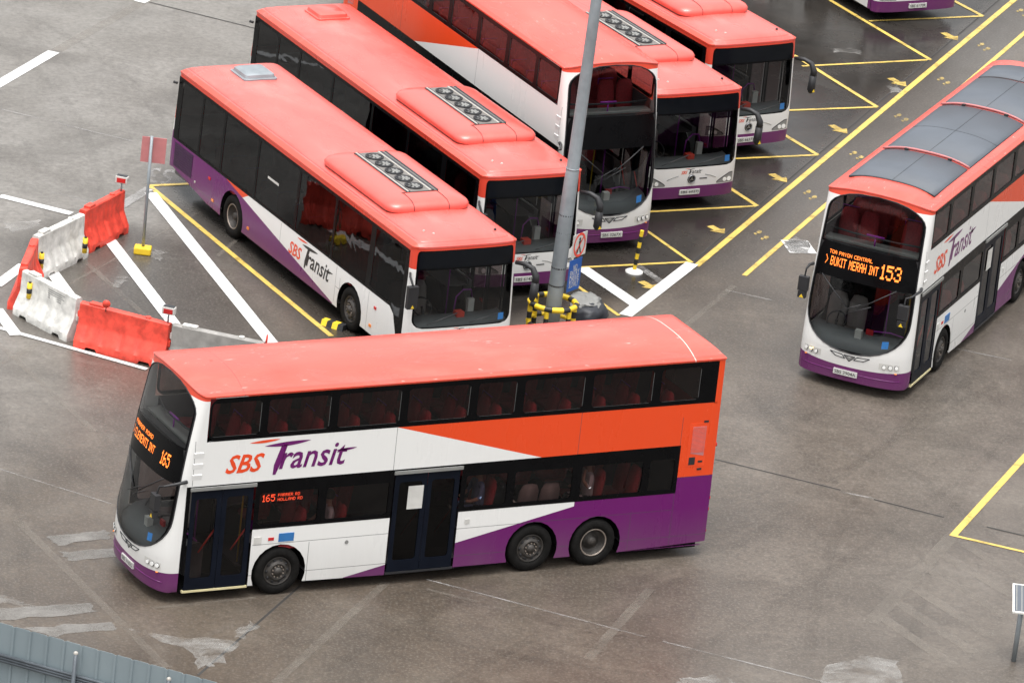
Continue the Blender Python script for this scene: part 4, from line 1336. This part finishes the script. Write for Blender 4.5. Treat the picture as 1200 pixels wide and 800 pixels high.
gm = MB().add([(-700, -300, 0), (700, -300, 0), (700, 1500, 0), (-700, 1500, 0)], [(0, 1, 2, 3)])
tag(gm.build('ground', ground_mat()), 'wet concrete and asphalt yard', kind='structure')

def road_paint(name, col, wear=.35, sc=1.8, rough=.42, soft=.12, top=1.0):
    k = NT(name)
    n = k.noise(sc, 7, .7, .5); g = k.noise(30, 3, .7)
    hole = k.ramp(k.math('ADD', k.math('MULTIPLY', n, .75), k.math('MULTIPLY', g, .25)), [(wear, 0.0), (wear + soft, top)])
    c = k.mix(k.ramp(n, [(.3, .45), (.65, 0.0)]), col, tuple(v * .45 + .04 for v in col))
    k.base(c); k.rough(rough)
    k.l.new(hole, k.p.inputs['Alpha'])
    return k.m
PW = road_paint('white_road_paint', (.66, .66, .65), .22, 1.8, .4, .2, 1.0)
PY = road_paint('yellow_road_paint', (.64, .45, .10), .22, 1.8, .42, .25, 1.0)
PG = road_paint('worn_white_paint', (.34, .33, .32), .36, 1.2, .5, .25, .8)
PT = road_paint('ground_off_marking', (.27, .24, .205), .30, .9, .6, .40, .38)
PC = road_paint('pale_concrete_patch', (.215, .205, .19), .22, .8, .6, .4, .85)
PS = road_paint('white_stain', (.40, .39, .37), .42, 1.1, .6, .30, .8)
PJ = road_paint('dark_joint_filler', (.03, .028, .026), .25, 1.5, .7)
def seg_poly(p, q, w0, w1=None, z=.004):
    w1 = w0 if w1 is None else w1
    d = Vector((q[0] - p[0], q[1] - p[1])).normalized(); n = Vector((-d.y, d.x))
    return [(p[0] + n.x * w0 / 2, p[1] + n.y * w0 / 2, z), (q[0] + n.x * w1 / 2, q[1] + n.y * w1 / 2, z), (q[0] - n.x * w1 / 2, q[1] - n.y * w1 / 2, z), (p[0] - n.x * w0 / 2, p[1] - n.y * w0 / 2, z)]
def mark(name, segs, m, z, label):
    for i, (p, q, w) in enumerate(segs):
        mb = MB(); mb.add(seg_poly(p, q, w, z=z + .0006 * (i % 5)), [(0, 1, 2, 3)])
        MARKS.setdefault((name, m, label), MB()).add(seg_poly(p, q, w, z=z + .0007 * (i % 6)), [(0, 1, 2, 3)])
MARKS = {}
mark('yellow_bay_marking', [
    ((3.92, 129.03), (12.05, 153.07), .145), ((5.01, 128.77), (12.43, 150.85), .12),
    ((1.17, 127.95), (3.82, 129.29), .095), ((2.74, 131.10), (3.82, 129.23), .095), ((1.14, 127.02), (2.26, 125.16), .095), ((-0.26, 129.14), (1.14, 127.02), .12),
    ((2.19, 132.11), (5.29, 133.75), .095), ((4.34, 135.32), (5.29, 133.75), .12),
    ((3.92, 136.63), (6.74, 138.07), .095), ((5.65, 139.77), (6.74, 138.07), .12),
    ((5.54, 141.04), (8.24, 142.39), .095), ((6.19, 145.89), (8.24, 142.39), .12),
    ((6.40, 145.04), (9.67, 146.85), .095), ((7.14, 151.09), (9.67, 146.85), .12),
    ((8.16, 149.60), (11.15, 151.22), .095), ((10.04, 152.88), (11.15, 151.22), .12),
    ((-8.55, 130.10), (-3.85, 121.76), .13), ((-8.63, 130.13), (-7.37, 130.78), .12),
    ((11.17, 119.95), (9.31, 114.37), .15), ((9.31, 114.42), (11.01, 113.89), .10)], PY, .008, 'yellow bay lines')
mark('white_hatch_marking', [
    ((-8.51, 129.69), (-5.07, 120.92), .30), ((-9.09, 126.23), (-7.20, 121.37), .30), ((-10.10, 123.76), (-9.08, 121.15), .30),
    ((-11.76, 128.27), (-10.08, 127.63), .24), ((-10.87, 119.95), (-7.50, 118.48), .14), ((-11.15, 122.45), (-10.72, 123.94), .26), ((-10.97, 121.04), (-10.38, 119.59), .28),
    ((1.36, 128.02), (2.67, 125.91), .34), ((3.83, 129.17), (2.40, 125.21), .30), ((-8.52, 129.81), (-8.55, 129.86), .1)], PW, .012, 'white hatched lines')
mark('white_ground_patch', [((5.94, 131.10), (6.57, 131.26), .85)], road_paint('patch_white', (.60, .60, .59), .0, 2.0, .5, .1), .009, 'white painted patch')
mark('worn_white_marking', [((-9.09, 128.46), (-8.54, 129.98), .26), ((2.56, 128.67), (3.21, 127.57), .20)], PG, .012, 'worn white lines')
mark('lane_dash_marking', [((-12.87, 135.81), (-11.76, 139.15), .30), ((-10.16, 143.92), (-9.53, 145.58), .3)], PW, .010, 'white dashes')
mark('ground_off_marking', [
    ((-11.71, 139.24), (-10.11, 143.87), .30), ((-10.87, 119.32), (-8.21, 114.63), .16), ((-9.27, 109.60), (-5.65, 103.16), .18), ((-1.87, 108.49), (-3.62, 103.03), .18), ((3.24, 109.70), (2.12, 105.87), .20),
    ((-9.63, 124.94), (-7.85, 121.68), .14), ((-10.57, 117.60), (-9.65, 119.73), .14), ((-6.15, 105.89), (-4.29, 106.97), .095), ((-9.94, 122.32), (-7.37, 128.66), .08), ((-6.66, 125.99), (-6.00, 128.44), .10),
    ((9.31, 114.37), (7.56, 109.27), .30), ((9.09, 113.29), (10.56, 111.40), .28), ((8.80, 112.39), (10.27, 110.44), .28), ((8.44, 111.38), (9.90, 109.33), .28), ((8.12, 110.48), (9.57, 108.38), .28), ((7.81, 109.61), (9.18, 107.55), .28),
    ((9.51, 114.06), (10.69, 112.42), .28), ((3.67, 124.81), (4.78, 128.00), .14), ((-1.08, 108.38), (-0.07, 108.04), .1)], PT, .006, 'faint traces of old markings')
mark('pale_joint', [
    ((-1.11, 108.87), (3.20, 107.28), .045), ((3.52, 107.16), (6.77, 106.05), .05), ((9.66, 125.59), (10.92, 125.25), .05), ((7.05, 116.12), (7.73, 115.95), .05),
    ((-12.59, 134.40), (-9.26, 133.14), .05), ((4.59, 127.65), (5.64, 127.33), .04), ((-10.68, 128.96), (-9.68, 128.60), .03), ((-9.90, 112.03), (-7.47, 110.85), .03)], PG, .005, 'pale slab joints')
mark('dark_joint', [
    ((-5.05, 102.97), (-3.50, 107.81), .05), ((4.45, 117.13), (7.05, 116.21), .05), ((7.73, 115.90), (9.16, 115.36), .05), ((10.03, 115.11), (10.96, 114.80), .05),
    ((-9.92, 144.02), (-7.16, 142.87), .05), ((-3.77, 111.11), (-5.02, 102.98), .0), ((11.97, 153.19), (3.92, 129.56), .05), ((-4.08, 136.11), (-2.53, 135.40), .05)][:5] + [((3.77, 129.09), (11.82, 153.44), .04)], PJ, .005, 'dark slab joints')
for (nm, m, lb), mb in MARKS.items():
    tag(mb.build(nm, m, fix=False), lb, kind='structure')

def patch(name, pts, m, z, jit=.05, sub=6, seed=1):
    rnd = random.Random(seed)
    out = []
    for i in range(len(pts)):
        p, q = pts[i], pts[(i + 1) % len(pts)]
        for k in range(sub):
            t = k / sub
            out.append((p[0] + (q[0] - p[0]) * t + rnd.uniform(-jit, jit), p[1] + (q[1] - p[1]) * t + rnd.uniform(-jit, jit)))
    mb = MB().poly(out, lambda a, b: (a, b, z))
    return mb
pc = MB()
for i, pts in enumerate([[(-8.53, 108.80), (-7.43, 109.46), (-7.32, 109.05), (-8.28, 108.39)], [(-8.18, 108.07), (-7.12, 108.67), (-6.88, 108.30), (-7.99, 107.69)],
                         [(-9.05, 104.97), (-7.41, 105.77), (-7.14, 105.38), (-8.98, 104.41)], [(-8.44, 104.20), (-6.89, 105.00), (-6.73, 104.67), (-7.84, 104.01)]]):
    q = patch('', pts, PC, .007, .06, 6, i); pc.add(q.v, q.f)
tag(pc.build('concrete_patch', PC, fix=False), 'pale concrete repair patches', kind='structure')
ps = MB()
for i, pts in enumerate([[(-6.52, 104.74), (-5.79, 104.67), (-4.38, 104.76), (-4.64, 103.74), (-5.02, 103.34), (-5.25, 104.01)], [(-9.14, 105.71), (-8.71, 105.50), (-8.27, 105.25), (-9.08, 105.26)],
                         [(5.90, 131.45), (6.24, 131.81), (6.59, 131.63), (6.43, 130.74), (5.94, 130.80)], [(-4.58, 105.03), (-4.26, 105.79), (-4.12, 105.63), (-4.38, 104.92)],
                         [(6.73, 106.91), (7.37, 107.60), (8.02, 107.50), (8.20, 106.30), (6.53, 105.81)], [(3.93, 105.42), (4.74, 105.90), (5.04, 105.38), (3.78, 105.01)],
                         [(7.17, 146.92), (7.82, 147.03), (7.93, 146.64), (7.28, 146.53)], [(-8.79, 123.66), (-8.50, 124.10), (-8.42, 123.68), (-8.63, 123.22)], [(-8.07, 125.90), (-7.76, 125.83), (-7.93, 125.26), (-8.06, 125.39)],
                         [(-11.45, 126.49), (-10.75, 126.97), (-10.59, 126.44), (-11.29, 125.96)], [(8.53, 144.30), (8.80, 144.54), (8.87, 143.87), (8.61, 143.63)]]):
    q = patch('', pts, PS, .009, .08, 6, i + 9); ps.add(q.v, q.f)
tag(ps.build('white_stain', PS, fix=False), 'whitish stains', kind='structure')

# tyre tracks swept over the yard
PK = road_paint('tyre_track', (.022, .019, .016), .36, .5, .5, .6, .15)
tk = MB()
def track(c0, c1, c2, w=.24, gap=2.0):
    A, B, C = (Vector(v) for v in (c0, c1, c2))
    P = [(1 - t) ** 2 * A + 2 * t * (1 - t) * B + t * t * C for t in [i / 20 for i in range(21)]]
    for off in (-gap / 2, gap / 2):
        L, R = [], []
        for i, p in enumerate(P):
            d = (P[min(i + 1, 20)] - P[max(i - 1, 0)]).normalized(); n = Vector((-d.y, d.x))
            a = p + n * (off - w / 2); b = p + n * (off + w / 2)
            L.append((a.x, a.y, .0025)); R.append((b.x, b.y, .0025))
        tk.grid([L, R], 0, False)
track((-10.42, 114.16), (-5.65, 104.05), (3.95, 104.45)); track((11.68, 127.83), (5.55, 116.41), (-2.64, 102.13)); track((0.77, 103.52), (5.55, 109.97), (11.57, 125.04))
track((-12.63, 132.26), (-9.51, 118.47), (-6.81, 101.31)); track((9.56, 120.69), (7.27, 113.19), (7.33, 105.44)); track((5.17, 124.51), (7.32, 116.98), (11.13, 110.78))
track((-13.74, 141.26), (-9.64, 137.99), (-8.55, 128.84))
tag(tk.build('tyre_track', PK, fix=False), 'dark tyre tracks across the yard', kind='structure')

# yellow arrows and footprint dots
ar = MB()
def bary(o, dx, dy, pts, z=.009):
    return [(o[0] + dx[0] * a + dy[0] * b, o[1] + dx[1] * a + dy[1] * b, z) for a, b in pts]
for c, t in (((4.17, 131.97), (4.58, 131.46)), ((5.59, 136.28), (6.03, 135.68)), ((7.05, 140.57), (7.52, 139.94)), ((8.57, 144.95), (9.05, 144.29)), ((10.04, 149.38), (10.46, 148.73)), ((2.66, 127.61), (3.11, 127.08))):
    d = Vector((t[0] - c[0], t[1] - c[1])); L = d.length; d /= L; n = Vector((-d.y, d.x))
    ar.add(bary(c, d, n, [(L * .08, .10), (L * .5, .10), (L * .5, .23), (L * .92, 0), (L * .5, -.23), (L * .5, -.10), (L * .08, -.10)]), [tuple(range(7))])
PA = road_paint('worn_arrow_paint', (.60, .42, .10), .30, 3.0, .5, .25, .95)
tag(ar.build('yellow_arrow_marking', PA, fix=False), 'yellow arrows in the bays', kind='structure')
ft = MB()
for p in ((5.31, 131.84), (5.47, 131.53), (6.47, 135.18), (6.60, 134.82), (7.60, 138.52), (7.75, 138.24), (8.74, 141.89), (8.91, 141.61), (9.89, 145.32), (10.03, 145.02), (11.01, 148.65), (11.15, 148.33), (12.15, 152.11), (12.29, 151.78)):
    dx, dy = Vector((.78, .62)), Vector((-.62, .78))
    for (ox, rx, ry) in ((.045, .07, .052), (-.075, .035, .038)):
        ft.add([(p[0] + dx.x * (ox + rx * cos(a)) + dy.x * ry * sin(a), p[1] + 2 * (dx.y * (ox + rx * cos(a)) + dy.y * ry * sin(a)), .009) for a in [2 * pi * k / 12 for k in range(12)]], [tuple(range(12))])
PF = road_paint('worn_yellow_paint', (.52, .38, .12), .30, 5.0, .5, .3, .85)
tag(ft.build('yellow_footprint_marking', PF, fix=False), 'yellow painted footprints', kind='structure')
tx = MB()
p0 = (-8.46, 130.56)
add_text(tx, '53', 0, 1, 0, 1, lambda a, b: (p0[0] + .35 - a * .55, p0[1] - .2 + 1.1 * (1 - b) , .0095), 0, .01)
tag(tx.build('bay_number_marking', PG, fix=False), 'bay number', kind='structure')

# ------------------------------------------------------------------ water-filled barriers
def barrier(p, q, red, label, seed, shell=None):
    """p, q: ends of the top centre line on plan"""
    rnd = random.Random(seed)
    d = Vector((q[0] - p[0], q[1] - p[1])); L = d.length
    o = empty('traffic_barrier', (p[0], p[1], 0), math.atan2(d.y, d.x), label, 'barrier', 'water-filled barriers fencing off the hatched area')
    H = .95
    prof = [(.27, .0), (.27, .16), (.24, .22), (.12, .46), (.10, .52), (.09, .84), (.085, H - .02), (.06, H)]
    n = 48
    rows = []
    for i in range(n + 1):
        x = L * i / n
        u = (x / L * 5) % 1
        rib = .035 * max(0, 1 - abs(u - .5) * 5) if .05 < x / L < .95 else 0
        notch = .07 if (.14 < x / L < .26 or .74 < x / L < .86) else 0
        end = 1 if 0 < i < n else .93
        r = []
        for (w, z) in prof:
            ww = (w - (rib if .18 < z < .80 else 0)) * end
            r.append((x, ww, z + (notch if z == 0 else 0)))
        rows.append([(a, -b, c) for a, b, c in r] + [(a, b, c) for a, b, c in r[::-1]])
    mb = MB(); mb.grid(rows, 0, True)
    for r in (rows[0], rows[-1]): mb.add(r, [tuple(range(len(r)))])
    mb.grid([[rows[i][0], rows[i][-1]] for i in range(n + 1)], 0)
    b = mb.build('shell', M[shell] if shell else M['barred'] if red else M['barwhite'], o)
    smooth_angle(b, 32)
    lug = MB()
    lug.box(-.05, .0, -.05, .05, .30, .42); lug.box(-.05, .0, -.05, .05, .62, .74); lug.box(L, L + .05, -.05, .05, .45, .57)
    lug.build('coupling_lug', M['barred'] if red else M['barwhite'], o)
    MB().tube([(L * .75, 0, H - .01), (L * .75, 0, H + .03)], .06, 12).build('filler_cap', M['barred'] if red else M['barwhite'], o)
    cap = MB()
    cap.box(L * .10, L * .26, -.075, .075, H - .01, H + .045)
    bevel(cap.build('lifting_lug', M['barred'] if red else M['barwhite'], o), .012)
    return o, L
b1, L1 = barrier((-9.66, 125.29), (-8.96, 126.96), True, 'red barrier farthest from the camera, with a solar lamp on its right end', 1)
b2, L2 = barrier((-10.46, 123.28), (-9.65, 125.06), False, 'white barrier running up to the farthest red one', 2)
b3, L3 = barrier((-10.49, 121.10), (-10.46, 123.11), True, 'red barrier seen end on between the two white ones at the left edge', 3)
b4, L4 = barrier((-10.43, 121.06), (-9.13, 119.73), False, 'white barrier with printed notice, next to the near red barrier', 4)
b5, L5 = barrier((-9.06, 119.54), (-7.12, 118.83), True, 'near red barrier with a round red paddle on top', 5)
b6, L6 = barrier((-7.05, 118.85), (-5.11, 118.36), False, 'white barrier partly hidden behind the roof of the foreground bus', 6, 'bargrey')
nt = MB()
for k in range(6): nt.box(L4 * .52, L4 * (.78 - .03 * (k % 3)), -.1315 + .0 , -.126, .74 - k * .05, .76 - k * .05)
tag(nt, None) if False else None
nto = MB()
for k in range(5):
    z = .86 - k * .045
    w = .093
    nto.add([(L4 * .50, -w, z), (L4 * (.80 - .04 * (k % 2)), -w, z), (L4 * (.80 - .04 * (k % 2)), -w - .001, z - .018), (L4 * .50, -w - .001, z - .018)], [(0, 1, 2, 3)])
nto.build('printed_notice', M['vent'], b4)

def solar_lamp(p, label):
    o = empty('warning_lamp', (p[0], p[1], .95), radians(-12), label, 'lamp', 'solar warning lamps on the barriers')
    MB().tube([(0, 0, 0), (0, 0, .20)], .02, 8).build('post', M['galv'], o)
    h = MB().box(-.14, .14, -.07, .07, .20, .36); bevel(h.build('housing', M['offwhite'], o), .015)
    MB().box(-.10, .10, -.078, -.071, .22, .32).build('lens', M['redlens'], o)
    MB().box(-.12, .12, -.06, .06, .363, .372).build('solar_cell', M['dark'], o)
solar_lamp((-8.97, 126.83), 'small solar lamp on the end of the farthest red barrier')
solar_lamp((-7.18, 118.86), 'small solar lamp on the right end of the near red barrier')
def reflector(p, z, label):
    o = empty('hanging_beacon', (p[0], p[1], z), 0, label, 'beacon', 'yellow and black beacons hung on the barriers')
    MB().tube([(0, 0, 0), (0, 0, .34)], .055, 12).build('cylinder', M['yellow'], o)
    m = MB(); m.tube([(0, 0, .11), (0, 0, .22)], .058, 12); m.tube([(0, 0, .34), (0, 0, .37)], .03, 8)
    m.build('black_band', M['ink'], o)
for (px_, z_, lb) in (((-10.28, 120.72), .45, 'yellow and black beacon hung on the left end of the near white barrier'),
                      ((-8.41, 119.29), .40, 'yellow and black beacon hung on the face of the near red barrier'),
                      ((-9.48, 124.51), .25, 'yellow and black beacon between the farthest red and white barriers'),
                      ((-10.29, 123.21), .25, 'yellow and black beacon at the corner beside the end-on red barrier'),
                      ((-6.67, 119.00), .45, 'yellow beacon hung on the half-hidden white barrier')):
    reflector(px_, z_, lb)
pd = empty('paddle', (*(-8.51, 119.09), .95), 0, 'round red paddle standing on the near red barrier', 'marker')
MB().tube([(0, 0, 0), (0, 0, .10)], .012, 6).build('stem', M['satin'], pd)
MB().lathe([(.0, -.01), (.085, -.01), (.085, .01), (0, .01)], (0, 0, .17), 'Y', 18).build('disc', M['barred'], pd)
pd2 = empty('marker_stick', (*(-5.09, 118.53), .80), 0, 'thin red stick at the right end of the half-hidden white barrier', 'marker')
MB().tube([(0, 0, 0), (.02, 0, .26)], [.03, .018], 8).build('stick', M['barred'], pd2)

# sign on a pole with yellow block foot
sp = empty('portable_sign', (*(-8.29, 125.59), 0), 0, 'faded red square board on a thin grey pole with a yellow block foot', 'sign')
ft_ = MB().box(-.19, .19, -.14, .14, 0, .17); bevel(ft_.build('foot', M['yellow'], sp), .03)
MB().tube([(0, 0, .15), (-.03, 0, 2.72)], .035, 10).build('pole', M['galv'], sp)
MB().box(-.24, .30, .045, .065, 2.10, 2.68).build('board', M['fadedred'], sp)

# ------------------------------------------------------------------ lamp post, its signs and guard
LP = (0.78, 122.87)
lp = empty('lamp_post', (*LP, 0), 0, 'tall grey tapered lamp post rising in front of the parked buses', 'lamp post')
pm = MB()
TX = .020
zz = [0, .05, .051, 2.2, 2.21, 4, 6, 8, 11]
pm.tube([(TX * z, 0, z) for z in (0, 1.0, 2.6, 4.0, 4.02, 7.0, 11.0)], [.180, .170, .160, .145, .138, .122, .098], 24)
pm.build('shaft', M['galv'], lp)
for z in (.8, 1.35, 1.75, 2.55, 2.95):
    MB().tube([(TX * z, 0, z), (TX * z, 0, z + .035)], .180 - .008 * z, 20).build('band_clamp', M['satin'], lp)
MB().tube([(TX * 4.0, 0, 4.0), (TX * 4.0, 0, 4.03)], .150, 20).build('joint_collar', M['galv'], lp)
arm = MB(); arm.tube([(TX * 11, 0, 11), (.3, .1, 11.4), (1.5, .4, 11.7)], .05, 10); arm.build('arm', M['galv'], lp)
hd = MB(); hd.box(1.4, 2.1, .30, .56, 11.62, 11.78); bevel(hd.build('lantern', M['galv'], lp), .04)
def post_plate(z0, z1, w, name, mats, deco, label, cat, yaw=radians(58)):
    o = empty(name, (LP[0] + TX * z0 + .23, LP[1] - .10, z0), yaw, label, cat)
    b = MB().box(0, w, -.006, .006, 0, z1 - z0); b.build('plate', mats, o)
    deco(o, w, z1 - z0)
    return o
def deco_no(o, w, h):
    mb = MB()
    c = (w / 2, h / 2); r = min(w, h) * .44
    n = 36
    for (r0, r1) in ((r * .80, r),):
        mb.grid([[(c[0] + rr * cos(2 * pi * k / n), -.009, c[1] + rr * 1.2 * sin(2 * pi * k / n)) for k in range(n)] for rr in (r0, r1)], 0, False, True)
    mb.add([(c[0] - r * .50, -.0095, c[1] - r * .72), (c[0] - r * .62, -.0095, c[1] - r * .60), (c[0] + r * .50, -.0095, c[1] + r * .72), (c[0] + r * .62, -.0095, c[1] + r * .60)], [(0, 1, 2, 3)])
    mb.build('red_ring', M['barred'], o)
    f = MB()
    f.lathe([(0, -.0085), (.035, -.0085)], (c[0], 0, c[1] + .13), 'Y', 10)
    f.add([(c[0] - .04, -.0085, c[1] + .09), (c[0] + .05, -.0085, c[1] + .09), (c[0] + .03, -.0085, c[1] - .03), (c[0] + .09, -.0085, c[1] - .20), (c[0] + .04, -.0085, c[1] - .20), (c[0], -.0085, c[1] - .06), (c[0] - .06, -.0085, c[1] - .20), (c[0] - .10, -.0085, c[1] - .18), (c[0] - .03, -.0085, c[1] - .02)], [tuple(range(9))])
    f.build('pictogram', M['ink'], o)
def deco_blue(o, w, h):
    mb = MB()
    fn = lambda a, b: (a, -.008, b)
    for i, t in enumerate(('NO', 'ENTRY', 'DRIVE', 'SLOWLY')):
        z = h - .25 - i * (h - .2) / 4
        ww = w * (.16 if i == 0 else .38)
        add_text(mb, t, w / 2 - ww, w / 2 + ww, z, z + .13, fn, 0, .01)
    mb.build('lettering', M['offwhite'], o, fix=False)
post_plate(2.02, 2.54, .54, 'prohibition_sign', M['offwhite'], deco_no, 'white plate with red ring and slashed figure on the lamp post', 'sign')
post_plate(1.24, 1.96, .48, 'blue_sign', M['blue'], deco_blue, 'narrow blue plate with white writing, lower sign on the lamp post', 'sign')

def banded_tube(pts, r, name, parent, n_band=10):
    """yellow and black bands along a pipe, as one pipe with two paints"""
    P = [Vector(p) for p in pts]
    mb = MB()
    seg = len(P) - 1
    mb.tube(P, r, 10, 0)
    # recolour by band along the run
    k = 0
    for i in range(seg):
        for j in range(10):
            mb.mi[k] = int(i * n_band / seg) % 2; k += 1
    return mb.build(name, [M['yellow'], M['ink']], parent, fix=False)
pg = empty('post_guard', (*LP, 0), 0, 'round yellow and black banded guard rail encircling the lamp post foot', 'guard rail')
Rg = .50
banded_tube([(Rg * cos(2 * pi * k / 40), Rg * sin(2 * pi * k / 40), .95) for k in range(41)], .062, 'ring', pg, 16)
banded_tube([(Rg * cos(2 * pi * k / 40), Rg * sin(2 * pi * k / 40), .50) for k in range(41)], .045, 'lower_ring', pg, 16)
for k in range(6):
    a = 2 * pi * k / 6 + .3
    banded_tube([(Rg * cos(a), Rg * sin(a), .90 - .9 * q / 6) for q in range(7)], .055, 'leg', pg, 6)

bp_ = empty('bollard_post', (*(2.53, 128.14), 0), 0, 'thin yellow and black post on a white foot, before the parked double-decker', 'post')
banded_tube([(.01 * q, 0, .05 + .95 * q / 7) for q in range(8)], .045, 'post', bp_, 7)
MB().lathe([(.20, 0), (.20, .03), (.12, .07), (0, .075)], (0, 0, 0), 'Z', 20).build('foot', M['white'], bp_)

# sack under a white sheet beside the guard
bgp = (1.57, 124.81)
sk = empty('covered_sack', (*bgp, 0), 0, 'dark sack with a white sheet on top lying beside the banded guard rail', 'sack')
def lump(w, d, z0, z1, seed, name, m, top=False):
    rnd = random.Random(seed); rows = []
    for i in range(9):
        t = i / 8; a = pi / 2 * t
        row = []
        for j in range(20):
            th = 2 * pi * j / 20
            rr = (cos(a) ** .6 if t < 1 else .02) * (1 + .14 * rnd.uniform(-1, 1))
            row.append((w * rr * cos(th), d * rr * sin(th), z0 + (z1 - z0) * sin(a) ** .8 + .02 * rnd.uniform(-1, 1)))
        rows.append(row)
    mb = MB(); mb.grid(rows, 0, True, True); mb.add(rows[-1], [tuple(range(20))])
    return mb.build(name, m, sk)
lump(.42, .62, 0, .40, 3, 'sack', M['tarp'])
o = lump(.34, .50, .31, .44, 4, 'sheet', M['vent']); o.location = (-.08, .10, 0)

# wheel stops in the first bay
def wheel_stop(p, q, label):
    d = Vector((q[0] - p[0], q[1] - p[1])); L = d.length
    o = empty('wheel_stop', (*p, 0), math.atan2(d.y, d.x), label, 'wheel stop')
    n = 4
    prof = [(-.12, 0), (-.08, .12), (.08, .12), (.12, 0)]
    for i in range(n):
        mb = MB(); a, b = L * i / n, L * (i + 1) / n
        mb.grid([[(x, y, z) for y, z in prof] for x in (a, b)], 0, False); mb.add([(a, y, z) for y, z in prof], [(0, 1, 2, 3)]); mb.add([(b, y, z) for y, z in prof], [(0, 1, 2, 3)])
        mb.build('stop_block', M['yellow'] if i % 2 == 0 else M['satin'], o)
wheel_stop((-4.07, 122.49), (-3.59, 122.23), 'yellow and black wheel stop by the front wheel of the nearest parked bus')

# ------------------------------------------------------------------ corrugated hoarding in the near left corner
f0, f1 = (-9.06, 99.02), (-4.10, 97.14)
d = Vector((f1[0] - f0[0], f1[1] - f0[1])); L = d.length
fe = empty('hoarding_fence', (*f0, 0), math.atan2(d.y, d.x), 'blue-grey corrugated metal hoarding across the near left corner', 'fence')
k_ = NT('blue_grey_sheet'); nn = k_.noise(.8, 5, .6, vec=k_.map((1, 1, .4)))
k_.base(k_.ramp(nn, [(.3, (.18, .222, .242)), (.7, (.23, .278, .298))])); k_.rough(.45); HM = k_.m
mb = MB(); rows = []
pit = .335
x = 0.0
xs_ = []
while x < L + 2:
    xs_ += [(x, 0), (x + pit - .07, 0), (x + pit - .055, -.03), (x + pit - .015, -.03)]; x += pit
mb.grid([[(a, b, z) for a, b in xs_] for z in (0, 2.4)], 0, False)
mb.grid([[(a, b + .008, z) for a, b in xs_] for z in (0, 2.4)], 0, False)
mb.grid([[(a, b + c, 2.4) for a, b in xs_] for c in (0, .008)], 0, False)
mb.build('sheet', HM, fe)
for z in (1.78, .6):
    r_ = MB()
    for dz in (-.05, 0, .05): r_.tube([(0, -.075, z + dz), (L + 2, -.075, z + dz)], .030, 8)
    r_.build('rail', M['fencerail'], fe)
def fence_x(px):      # along-fence station of a post
    return px
for (pp, ) in (((-6.90, 98.30),), ((-5.19, 97.66),), ((-8.66, 98.98),)):
    t = (Vector(pp) - Vector(f0)).dot(d.normalized())
    MB().tube([(t, -.14, 0), (t, -.14, 2.28)], .04, 8).build('post', M['fencerail'], fe)
    MB().lathe([(.041, -.03), (.042, 0), (.02, .02), (0, .022)], (t, -.14, 2.30), 'Z', 10).build('post_cap', M['strip'], fe)

# solar panel on a post at the right edge
sx = empty('solar_panel_post', (*(10.32, 108.22), 0), 0, 'grey solar panel with a white frame on a thin post at the right edge', 'solar panel')
MB().tube([(0, 0, 0), (.0, 0, 1.25)], .05, 8).build('post', M['galv'], sx)
def tilt(a, b, h): return (a, b, 1.28 + h + b * .30)
q = MB()
q.slab([(-.20, -.42), (.75, -.42), (.75, .42), (-.20, .42)], lambda a, b: tilt(a, b, 0), lambda a, b: tilt(a, b, .03))
q.build('frame', M['offwhite'], sx)
q = MB()
q.slab([(-.16, -.38), (.71, -.38), (.71, .38), (-.16, .38)], lambda a, b: tilt(a, b, .031), lambda a, b: tilt(a, b, .036))
for k in range(9): q.add([tilt(-.13 + .1 * k, -.37, .0375), tilt(-.11 + .1 * k, -.37, .0375), tilt(-.11 + .1 * k, .37, .0375), tilt(-.13 + .1 * k, .37, .0375)], [(0, 1, 2, 3)], 1)
q.build('cells', [M['solar'], M['vent']], sx)
